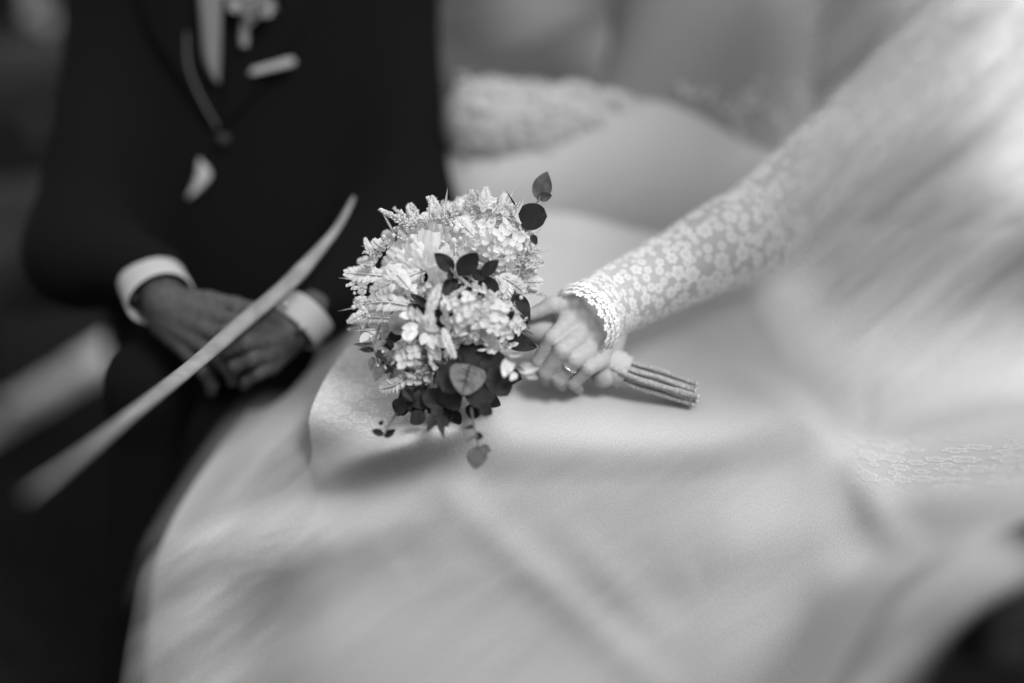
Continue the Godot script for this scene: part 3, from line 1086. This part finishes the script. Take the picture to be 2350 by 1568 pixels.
	var folds := [
		[750, 1090, 1130, 945, 42.0, 0.030], [770, 1150, 1060, 1070, 70.0, -0.018],
		[1200, 505, 1450, 560, 40.0, 0.014], [1690, 610, 1835, 860, 30.0, 0.010], [1840, 930, 1965, 1030, 40.0, 0.012], [1975, 850, 1968, 1015, 40.0, -0.016],
		[1010, 1120, 1540, 1600, 45.0, 0.005], [1290, 1210, 1520, 1450, 45.0, 0.003], [420, 1400, 720, 1240, 50.0, 0.018],
		[600, 1500, 900, 1290, 80.0, -0.016], [1960, 1030, 2030, 1210, 50.0, 0.007], [2030, 1210, 2200, 1360, 50.0, 0.007],
		[1500, 1150, 1850, 1050, 80.0, -0.005], [1600, 1300, 1950, 1150, 80.0, 0.012], [1200, 1600, 1700, 1250, 90.0, -0.003],
		[2000, 900, 2200, 880, 40.0, 0.012], [2150, 760, 2400, 700, 60.0, -0.03],
	]
	var sk := drape(vec(net), 150, 160, folds, 0.003, Vector2(-0.77, 0.64), 0.35)
	part("skirt", sk, M.satin, b)
	for q in [[0, 44, 40, 96], [112, 150, 74, 106]]:
		part("lace_overlay", lace_on_cloth(sk, 150, q), M.lace_over, b)
	# outer layer falling to the left of the knee
	var net2 := [
		[[840, 690, 1.74], [900, 690, 1.70], [960, 690, 1.72]],
		[[620, 890, 1.70], [740, 900, 1.62], [880, 900, 1.64]],
		[[480, 1060, 1.66], [640, 1080, 1.59], [820, 1080, 1.60]],
		[[375, 1240, 1.64], [580, 1240, 1.58], [800, 1240, 1.58]],
		[[345, 1400, 1.68], [560, 1400, 1.62], [780, 1400, 1.60]],
		[[335, 1640, 1.76], [560, 1640, 1.70], [780, 1640, 1.68]],
	]
	part("overskirt", drape(vec(net2), 60, 90, [[640, 1000, 420, 1250, 40.0, 0.02], [720, 980, 560, 1250, 50.0, -0.03]], 0.012, Vector2(-0.6, 0.8), 0.4), M.satin, b)
	# sheer tulle added past the skirt edge, fading out like lens blur
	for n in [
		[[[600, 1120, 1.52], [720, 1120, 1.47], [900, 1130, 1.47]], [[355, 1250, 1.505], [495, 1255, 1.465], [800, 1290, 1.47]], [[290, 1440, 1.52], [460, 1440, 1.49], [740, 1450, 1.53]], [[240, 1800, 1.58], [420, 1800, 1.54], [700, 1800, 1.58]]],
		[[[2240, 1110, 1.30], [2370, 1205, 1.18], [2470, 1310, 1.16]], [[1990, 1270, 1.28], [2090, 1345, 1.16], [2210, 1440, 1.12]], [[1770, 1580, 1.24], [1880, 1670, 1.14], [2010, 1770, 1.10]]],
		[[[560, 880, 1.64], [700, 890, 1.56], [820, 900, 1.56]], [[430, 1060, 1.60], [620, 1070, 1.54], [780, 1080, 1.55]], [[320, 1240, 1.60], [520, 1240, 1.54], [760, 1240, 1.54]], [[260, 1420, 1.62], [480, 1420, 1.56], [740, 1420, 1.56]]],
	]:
		part("edge_blur_layer", drape(vec(n), 40, 60, [], 0.010, Vector2(-0.77, 0.64), 0.4, Vector2(-2 if n[0][0][0] == 560 else -1, 0.5 if n[0][0][0] == 560 else 0.85)), M.edge_blur_cloth, b)
	# veil over the shoulder, running down to the right
	var net3 := [
		[[1880, -520, 1.70], [1960, -520, 1.62], [2080, -520, 1.58], [2220, -520, 1.62]],
		[[2050, -120, 1.50], [2150, -120, 1.40], [2280, -120, 1.34], [2460, -120, 1.38]],
		[[1975, 140, 1.44], [2070, 120, 1.36], [2250, 120, 1.31], [2500, 120, 1.34]],
		[[1790, 350, 1.44], [1950, 345, 1.36], [2220, 330, 1.30], [2540, 330, 1.34]],
		[[1740, 520, 1.46], [1940, 540, 1.40], [2220, 540, 1.35], [2540, 540, 1.38]],
		[[1840, 720, 1.50], [2000, 740, 1.46], [2200, 740, 1.45], [2540, 740, 1.52]],
		[[1900, 900, 1.52], [2030, 920, 1.49], [2240, 930, 1.49], [2540, 930, 1.52]],
	]
	part("veil", drape(vec(net3), 110, 120, [[1960, 220, 1700, 410, 30.0, 0.010], [2350, 300, 1900, 560, 70.0, -0.014], [2400, 480, 2000, 700, 80.0, 0.02], [2300, 120, 2000, 330, 70.0, 0.014]], 0.010, Vector2(-0.77, 0.64), 0.4, Vector2(0.1, 0.95)), M.tulle, b)
	var net4 := [
		[[1800, -540, 1.72], [1940, -540, 1.56], [2120, -540, 1.50], [2300, -540, 1.52]],
		[[1700, -160, 1.62], [1900, -140, 1.34], [2200, -140, 1.22], [2500, -120, 1.20]],
		[[1800, 200, 1.56], [2000, 220, 1.32], [2260, 180, 1.20], [2560, 160, 1.18]],
		[[1760, 480, 1.50], [1960, 500, 1.36], [2260, 480, 1.22], [2560, 460, 1.20]],
		[[1780, 760, 1.50], [2000, 780, 1.42], [2260, 760, 1.34], [2560, 740, 1.30]],
		[[1860, 1060, 1.47], [2060, 1080, 1.42], [2280, 1060, 1.36], [2560, 1040, 1.32]],
	]
	part("streak_veil", drape(vec(net4), 110, 120, [], 0.014, Vector2(-0.77, 0.64), 0.5, Vector2(0.0, 0.6)), M.tulle, b)  # extra veil sheet added for its bright lens streaks

func vec(net: Array) -> Array:
	var o := []
	for r in net:
		var row := []
		for q in r:
			row.append(Vector3(q[0], q[1], q[2]))
		o.append(row)
	return o

# a strip of lace lying on part of a piece of cloth, thinning out towards its edges
func lace_on_cloth(mesh: ArrayMesh, nu: int, q: Array) -> ArrayMesh:
	var v: PackedVector3Array = mesh.surface_get_arrays(0)[Mesh.ARRAY_VERTEX]
	var n: PackedVector3Array = mesh.surface_get_arrays(0)[Mesh.ARRAY_NORMAL]
	var p := []
	var alpha := []
	var nx: int = q[1] - q[0]
	var ny: int = q[3] - q[2]
	for j in ny + 1:
		for i in nx + 1:
			var at: int = (q[2] + j) * (nu + 1) + q[0] + i
			var o := n[at] if n[at].dot(EYE - v[at]) > 0.0 else -n[at]
			p.append(v[at] + o * 0.0009)
			var e := minf(minf(float(i), nx - i) / nx if q[0] > 0 else float(nx - i) / nx, minf(j, ny - j) / float(ny))
			alpha.append(smoothstep(0.0, 0.3, e) * 0.75)
	return grid_mesh(p, nx, ny, false, alpha, Vector2(nx * 0.03, ny * 0.03))

func lace_edge(c: Vector3, d: Vector3, r: float, n: int, size: float) -> ArrayMesh:
	var st := SurfaceTool.new()
	st.begin(Mesh.PRIMITIVE_TRIANGLES)
	st.set_smooth_group(0)
	var x := d.cross(Vector3.UP).normalized()
	var z := d.cross(x)
	for ring in 3:
		for k in n:
			var a := TAU * (k + 0.5 * (ring % 2)) / n
			var o := x * cos(a) + z * sin(a)
			var out := [0.0035, -0.001, -0.0055][ring] as float
			lace_flower(st, c + d * (out + (0.003 if ring == 0 and k % 2 == 0 else 0.0)) + o * (r + 0.0015 * ring - 0.001), o, size * rng.randf_range(0.85, 1.15), rng.randf() * TAU)
	st.generate_normals()
	return st.commit()

func bouquet() -> void:
	var hub := W(1090, 715, 1.5)
	var q := thing("bouquet", hub, "bridal bouquet of white roses, hydrangea, fern and dark leaves", "bouquet")
	var back := EYE - hub
	var eye := back.normalized()
	var L := Vector3.LEFT
	var U := upv
	# stems and the ribbon that binds them
	var ax := W(1130, 725, 1.525)
	for k in 17:
		var a := TAU * k / 17.0 * 2.0 + 0.4
		var rr0 := 0.0118 * sqrt((k + 0.7) / 17.0)
		var off := upv * cos(k * 2.39996) * rr0 + fwd * sin(k * 2.39996) * rr0
		var e := W(1586 + rng.randf_range(-9, 12), 906, 1.508) + off
		var mid := W(1425, 851, 1.514) + off * 1.08
		var line := [W(1240, 756, 1.525) + off * 0.8, mid, mid.lerp(e, 0.5) + Vector3(0, 0.0011 * sin(k * 2.0), 0.0008 * cos(a)), e]
		var pts := []
		var rr := []
		var thick := rng.randf_range(0.0019, 0.0033)
		for i in 13:
			pts.append(along(line, i / 12.0))
			rr.append(thick * (1.0 + 0.06 * sin(i * 1.7 + k) + (0.18 if i == (k % 4) + 7 else 0.0)))
		part("stem", tube(pts, rr, 8), M.stem, q)
		part("stem_end", bead_mesh(thick * 0.92), M.stem_cut, q, Transform3D(Basis(), e))
	var rib := []
	var rrad := []
	for i in 25:
		var t := i / 24.0
		rib.append(W(lerpf(1212, 1436, t), lerpf(742, 856, t), 1.518))
		rrad.append(0.0155 + 0.0006 * sin(t * 30.0) + 0.0006 * sin(t * 71.0) + 0.0015 * t)
	part("ribbon_wrap", tube(rib, rrad, 18), M.ribbon, q)
	for k in 6:
		var a := W(1215, 735 + k * 5, 1.515 + 0.004 * (k % 3))
		part("stem", tube([a, W(1130, 700 + k * 9, 1.52), W(1050, 660 + k * 22, 1.53)], [0.003, 0.003, 0.0025], 6), M.mid_leaf, q)
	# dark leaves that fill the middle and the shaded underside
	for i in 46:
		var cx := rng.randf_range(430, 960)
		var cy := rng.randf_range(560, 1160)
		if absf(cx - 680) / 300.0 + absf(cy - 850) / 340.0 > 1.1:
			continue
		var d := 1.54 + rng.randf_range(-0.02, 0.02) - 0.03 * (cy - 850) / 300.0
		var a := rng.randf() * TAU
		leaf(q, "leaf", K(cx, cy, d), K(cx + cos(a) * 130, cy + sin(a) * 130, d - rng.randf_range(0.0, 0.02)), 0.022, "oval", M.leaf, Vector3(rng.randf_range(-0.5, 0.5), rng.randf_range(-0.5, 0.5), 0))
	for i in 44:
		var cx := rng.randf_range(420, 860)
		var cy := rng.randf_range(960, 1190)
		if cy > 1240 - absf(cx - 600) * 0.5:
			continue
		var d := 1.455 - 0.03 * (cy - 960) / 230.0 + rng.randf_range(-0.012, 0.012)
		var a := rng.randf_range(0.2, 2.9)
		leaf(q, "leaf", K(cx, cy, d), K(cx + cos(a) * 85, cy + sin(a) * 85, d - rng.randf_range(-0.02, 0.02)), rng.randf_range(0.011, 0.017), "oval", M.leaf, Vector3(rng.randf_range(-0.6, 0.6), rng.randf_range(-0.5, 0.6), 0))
	# big white heads
	rose(q, "rose", K(565, 385, 1.475), (eye + U * 0.35 + L * 0.3).normalized(), 0.031, M.petal)
	rose(q, "rose", K(500, 565, 1.455), (eye + L * 0.4).normalized(), 0.038, M.petal)
	rose(q, "rose", K(400, 660, 1.475), (eye * 0.8 + L * 0.8).normalized(), 0.030, M.cream)
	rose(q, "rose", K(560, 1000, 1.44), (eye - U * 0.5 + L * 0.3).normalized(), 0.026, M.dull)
	rose(q, "rose", K(420, 450, 1.5), (eye * 0.6 + L * 0.6 + U * 0.5).normalized(), 0.022, M.cream)
	hydrangea(q, K(850, 400, 1.485), (eye + U * 0.45).normalized(), 0.037, 60, 0.0105, M.petal)
	hydrangea(q, K(760, 300, 1.51), (eye * 0.5 + U).normalized(), 0.026, 34, 0.0095, M.petal)
	hydrangea(q, K(930, 520, 1.49), (eye + Vector3.RIGHT * 0.5).normalized(), 0.024, 28, 0.010, M.cream)
	hydrangea(q, K(745, 720, 1.425), eye, 0.023, 22, 0.0108, M.hydra)
	hydrangea(q, K(860, 780, 1.43), (eye + Vector3.RIGHT * 0.3 - U * 0.2).normalized(), 0.023, 22, 0.0100, M.hydra)
	hydrangea(q, K(720, 800, 1.435), (eye - U * 0.3).normalized(), 0.016, 18, 0.0082, M.hydra)
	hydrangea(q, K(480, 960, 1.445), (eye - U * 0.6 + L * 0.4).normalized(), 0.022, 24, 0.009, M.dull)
	hydrangea(q, K(330, 760, 1.49), (eye + L * 0.7).normalized(), 0.02, 20, 0.009, M.cream)
	# the measured leaves: [base, tip, width, kind, material, depth]
	var lv := [
		[672, 540, 580, 456, 0.0146, "oval", "leaf", 1.415], [690, 560, 782, 452, 0.0190, "oval", "leaf", 1.412], [798, 560, 876, 488, 0.0123, "oval", "leaf", 1.42],
		[690, 575, 610, 640, 0.0123, "oval", "leaf", 1.42], [660, 545, 645, 585, 0.0067, "lance", "leaf", 1.413], [810, 560, 850, 700, 0.0202, "oval", "leaf", 1.437], [760, 540, 810, 580, 0.0112, "oval", "leaf", 1.425],
		[900, 620, 940, 690, 0.0168, "oval", "leaf", 1.45], [960, 640, 1025, 770, 0.0123, "lance", "leaf", 1.46],
		[470, 640, 600, 745, 0.0078, "lance", "leaf", 1.43], [460, 690, 590, 760, 0.0090, "lance", "leaf", 1.432], [570, 745, 640, 735, 0.0101, "oval", "leaf", 1.43], [580, 640, 690, 720, 0.0202, "round", "euca", 1.44],
		[450, 720, 400, 830, 0.0202, "round", "euca", 1.437], [470, 810, 380, 900, 0.0224, "round", "leaf", 1.45], [420, 880, 400, 930, 0.0168, "oval", "leaf", 1.452],
		[960, 290, 1100, 288, 0.0252, "round", "leaf", 1.47], [1060, 215, 1098, 82, 0.0190, "oval", "mid_leaf", 1.485], [1060, 205, 1124, 190, 0.0090, "oval", "mid_leaf", 1.483], [965, 255, 905, 165, 0.0020, "lance", "leaf", 1.475], [1030, 370, 1050, 420, 0.0067, "oval", "leaf", 1.46],
		[900, 850, 1055, 892, 0.0168, "oval", "leaf", 1.45], [890, 820, 1000, 850, 0.0157, "oval", "leaf", 1.455],
		[745, 965, 712, 1112, 0.0314, "heart", "euca", 1.392],
		[700, 960, 625, 1100, 0.0280, "round", "leaf", 1.405], [800, 930, 900, 1000, 0.0252, "round", "leaf", 1.42], [830, 980, 918, 1110, 0.0235, "round", "leaf", 1.41], [760, 1040, 830, 1160, 0.0280, "round", "leaf", 1.405],
		[700, 870, 820, 960, 0.0280, "round", "leaf", 1.43], [640, 900, 700, 1010, 0.0224, "oval", "leaf", 1.43], [620, 1060, 700, 1180, 0.0224, "oval", "leaf", 1.415], [540, 1080, 620, 1180, 0.0196, "oval", "leaf", 1.425], [470, 1090, 560, 1170, 0.0168, "oval", "leaf", 1.43],
		[790, 1150, 848, 1200, 0.0123, "oval", "leaf", 1.395], [600, 1190, 624, 1312, 0.0073, "lance", "leaf", 1.39], [590, 1200, 545, 1285, 0.0073, "lance", "leaf", 1.39], [610, 1200, 650, 1260, 0.0067, "lance", "leaf", 1.392], [590, 1150, 600, 1240, 0.0112, "oval", "leaf", 1.40],
		[350, 1290, 292, 1268, 0.0067, "oval", "leaf", 1.40], [350, 1300, 405, 1265, 0.0067, "oval", "leaf", 1.40], [330, 1245, 345, 1225, 0.0039, "oval", "leaf", 1.40],
		[935, 930, 900, 1028, 0.0118, "oval", "pale_leaf", 1.385], [965, 985, 1062, 985, 0.0106, "oval", "pale_leaf", 1.384], [985, 1000, 1060, 1032, 0.0078, "oval", "pale_leaf", 1.388], [960, 1005, 930, 1040, 0.0067, "oval", "pale_leaf", 1.39], [920, 928, 1000, 922, 0.0034, "lance", "pale_leaf", 1.383],
		[770, 1250, 715, 1262, 0.0045, "oval", "leaf", 1.385], [765, 1293, 808, 1300, 0.0070, "oval", "leaf", 1.384], [765, 1295, 722, 1328, 0.0034, "lance", "mid_leaf", 1.386], [785, 1340, 768, 1452, 0.0190, "oval", "mid_leaf", 1.384], [790, 1345, 842, 1368, 0.0084, "oval", "mid_leaf", 1.386],
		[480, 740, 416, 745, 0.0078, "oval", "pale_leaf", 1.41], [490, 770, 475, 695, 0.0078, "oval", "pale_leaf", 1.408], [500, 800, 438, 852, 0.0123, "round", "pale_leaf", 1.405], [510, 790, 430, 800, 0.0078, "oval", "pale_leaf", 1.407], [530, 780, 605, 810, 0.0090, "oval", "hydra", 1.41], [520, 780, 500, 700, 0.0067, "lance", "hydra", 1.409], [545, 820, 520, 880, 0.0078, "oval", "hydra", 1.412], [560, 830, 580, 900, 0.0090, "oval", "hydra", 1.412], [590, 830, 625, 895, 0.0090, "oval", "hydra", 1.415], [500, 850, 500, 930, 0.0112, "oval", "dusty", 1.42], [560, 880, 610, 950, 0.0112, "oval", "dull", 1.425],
		[300, 880, 205, 875, 0.0045, "lance", "mid_leaf", 1.44], [310, 900, 230, 900, 0.0056, "lance", "leaf", 1.44], [340, 960, 310, 1045, 0.0101, "oval", "mid_leaf", 1.43], [320, 900, 360, 960, 0.0078, "oval", "leaf", 1.43], [350, 960, 385, 900, 0.0078, "oval", "dusty", 1.43], [340, 980, 390, 1000, 0.0090, "oval", "leaf", 1.43], [300, 930, 290, 1000, 0.0067, "oval", "mid_leaf", 1.435], [270, 620, 225, 640, 0.0078, "oval", "cream", 1.47], [280, 820, 240, 870, 0.0078, "oval", "dull", 1.46],
	]
	for e in lv:
		var d: float = e[7]
		leaf(q, "leaf", K(e[0], e[1], d + 0.004), K(e[2], e[3], d - 0.004), e[4], e[5], M[e[6]], Vector3(rng.randf_range(-0.2, 0.2), rng.randf_range(0.0, 0.3), 0))
	# veins of the large heart leaf
	for v in [[745, 968, 712, 1105], [738, 1000, 700, 985], [738, 1000, 775, 1015], [730, 1040, 765, 1065], [728, 1040, 695, 1035]]:
		part("vein", tube([K(v[0], v[1], 1.388), K(v[2], v[3], 1.384)], [0.0007, 0.0004], 4), M.vein, q)
	for s in [[[905, 925, 1.385], [940, 945, 1.383], [1000, 1003, 1.385]], [[750, 1165, 1.39], [765, 1260, 1.386], [785, 1345, 1.385]], [[410, 1190, 1.40], [375, 1240, 1.40], [345, 1298, 1.40]], [[672, 540, 1.414], [690, 572, 1.416], [720, 600, 1.43]], [[690, 572, 1.412], [660, 535, 1.412], [655, 525, 1.414]], [[1010, 290, 1.472], [1060, 215, 1.483], [1070, 190, 1.486]], [[330, 790, 1.45], [300, 880, 1.44], [330, 980, 1.432]], [[860, 760, 1.44], [940, 770, 1.46], [1020, 800, 1.5]], [[880, 790, 1.44], [960, 790, 1.47], [1030, 825, 1.5]]]:
		var pp := []
		for c in s:
			pp.append(K(c[0], c[1], c[2]))
		part("twig", tube(pp, [0.0012, 0.0011, 0.0008], 5), M.euca, q)
	# ferns
	var fn := [
		[[[360, 560, 1.46], [270, 552, 1.46], [168, 545, 1.465]], 30, 0.011, "cream"], [[[320, 490, 1.47], [285, 440, 1.475], [262, 385, 1.48]], 26, 0.005, "cream"],
		[[[550, 750, 1.405], [575, 680, 1.40], [610, 598, 1.402]], 26, 0.007, "petal"], [[[620, 800, 1.405], [645, 870, 1.40], [678, 938, 1.402]], 24, 0.006, "petal"],
		[[[560, 800, 1.41], [560, 770, 1.405], [550, 735, 1.405]], 10, 0.009, "petal"], [[[520, 540, 1.44], [380, 590, 1.44], [290, 640, 1.46]], 34, 0.011, "cream"], [[[480, 700, 1.44], [360, 680, 1.45], [260, 690, 1.47]], 30, 0.011, "cream"],
		[[[430, 760, 1.45], [290, 750, 1.47], [190, 770, 1.49]], 26, 0.008, "cream"], [[[470, 620, 1.43], [420, 560, 1.435], [360, 520, 1.45]], 26, 0.009, "petal"], [[[880, 560, 1.45], [940, 590, 1.455], [1000, 640, 1.47]], 26, 0.01, "cream"], [[[640, 320, 1.48], [700, 270, 1.48], [720, 225, 1.49]], 22, 0.010, "petal"],
		[[[770, 380, 1.46], [720, 330, 1.465], [690, 300, 1.47]], 22, 0.009, "petal"], [[[470, 1010, 1.43], [400, 1060, 1.43], [330, 1080, 1.44]], 22, 0.009, "dull"], [[[920, 590, 1.45], [910, 620, 1.445], [890, 660, 1.445]], 16, 0.01, "cream"], [[[860, 560, 1.44], [870, 590, 1.44], [890, 640, 1.44]], 16, 0.01, "cream"],
	]
	for f in fn:
		var pp := []
		for c in f[0]:
			pp.append(K(c[0], c[1], c[2]))
		part("fern_frond", frond(pp, f[1], f[2], 0.0011), M[f[3]], q)
	# feathery plumes and grass spikes along the top
	for f in [[490, 335, 330, 255, 0.006, 60], [480, 340, 425, 262, 0.002, 16], [500, 330, 460, 255, 0.002, 16], [590, 300, 550, 198, 0.003, 26], [600, 300, 590, 240, 0.003, 20], [785, 300, 752, 168, 0.008, 70], [650, 320, 625, 245, 0.006, 50], [660, 290, 680, 225, 0.006, 40], [860, 300, 900, 235, 0.009, 60], [820, 310, 805, 235, 0.006, 40], [920, 320, 955, 255, 0.008, 50], [540, 340, 530, 290, 0.004, 30], [310, 500, 283, 478, 0.0015, 10], [440, 400, 430, 330, 0.003, 20], [990, 380, 1032, 315, 0.003, 14], [960, 450, 1060, 440, 0.007, 40], [960, 480, 1050, 520, 0.007, 40], [470, 330, 400, 285, 0.005, 40]]:
		part("plume", plume(K(f[0], f[1], 1.47), K(f[2], f[3], 1.48), f[4] * 0.8, f[5] * 2.6, 0.0012), M.petal, q)
	for k in 72:
		var t := k / 71.0
		var e: Vector2 = along([Vector2(360, 860), Vector2(290, 760), Vector2(270, 640), Vector2(300, 520), Vector2(380, 420), Vector2(480, 340), Vector2(600, 300), Vector2(740, 270), Vector2(880, 280), Vector2(980, 370), Vector2(1000, 480), Vector2(980, 620)], t)
		var o := (e - Vector2(690, 600)).normalized().rotated(rng.randf_range(-0.5, 0.5)) * rng.randf_range(40, 125)
		var d := 1.475 + rng.randf_range(-0.025, 0.03)
		if k % 3 == 1:
			leaf(q, "grass_blade", K(e.x, e.y, d), K(e.x + o.x * 1.2, e.y + o.y * 1.2, d), rng.randf_range(0.001, 0.0024), "lance", M.petal)
		elif k % 3 == 0:
			part("fern_frond", frond([K(e.x, e.y, d), K(e.x + o.x * 0.5 + 4, e.y + o.y * 0.5, d - 0.003), K(e.x + o.x, e.y + o.y, d)], 20, rng.randf_range(0.004, 0.008), 0.0008), M.cream, q)
		else:
			part("plume", plume(K(e.x, e.y, d), K(e.x + o.x, e.y + o.y, d), rng.randf_range(0.002, 0.005), 60, 0.0009), M.petal, q)
	# buds and berries
	for f in [[210, 705, 9], [255, 710, 10], [350, 380, 8], [395, 375, 8], [332, 395, 7], [240, 665, 7], [215, 640, 6], [480, 385, 13], [680, 350, 14], [670, 400, 13], [660, 330, 9], [700, 390, 9], [775, 870, 9], [905, 870, 9], [735, 860, 10], [700, 850, 10], [290, 840, 7], [345, 910, 6], [322, 972, 5], [990, 635, 8], [1000, 610, 7], [980, 660, 8]]:
		var sz: float = f[2]
		part("bud", bead_mesh(sz * 0.0002 * 1.05), M.cream if f[0] < 600 or f[1] > 800 else M.hydra, q, Transform3D(Basis().scaled(Vector3(1, 1.2, 1)), K(f[0], f[1], 1.43 if f[1] > 500 else 1.465)))

func stick() -> void:
	var p := []
	var r := []
	var line := [W(812, 452, 1.62), W(765, 535, 1.6), W(690, 622, 1.575), W(605, 700, 1.55), W(500, 790, 1.51), W(380, 890, 1.40), W(240, 1000, 1.24), W(60, 1140, 1.06)]
	var rad := [0.002, 0.0048, 0.0088, 0.0092, 0.009, 0.0075, 0.005, 0.0015]
	for i in 57:
		var t := i / 56.0
		var k := t * 7.0
		var j := mini(int(k), 6)
		p.append((along(line, t) as Vector3) + Vector3(0.0006 * sin(i * 0.4), 0, 0))
		r.append(lerpf(rad[j], rad[j + 1], k - j) * (1.0 + 0.03 * sin(i * 0.51)))
	tag(part("stick", tube(p, r, 12, true, 0.6), M.stick, self), "long pale tapering stick lying across the folded hands", "stick")

func boutonniere() -> void:
	var d: float = get_meta("jacket_depth")
	remove_meta("jacket_depth")
	var o := thing("boutonniere", W(560, 60, d - 0.012), "small cluster of pale flowers pinned to the dark lapel", "boutonniere")
	part("stem", tube([W(560, 106, d - 0.008), W(560, 70, d - 0.012), W(566, 20, d - 0.016)], [0.0045, 0.005, 0.004], 8), M.dusty, o)
	part("side_sprig", tube([W(563, 60, d - 0.012), W(580, 52, d - 0.018), W(600, 30, d - 0.02)], [0.002, 0.002, 0.0015], 6), M.button_flower, o)
	for k in 34:
		var x := rng.randf_range(528, 620)
		var y := rng.randf_range(-40, 34)
		if y > 20 and x < 560:
			continue
		part("blossom", floret_mesh(k % 5), M.button_flower, o, Transform3D(facing((fwd * -1.0 + Vector3(rng.randf_range(-0.7, 0.7), rng.randf_range(-0.7, 0.7), 0)).normalized(), rng.randf() * TAU).scaled(Vector3.ONE * 0.0085), W(x, y, d - 0.016 - rng.randf() * 0.012)))
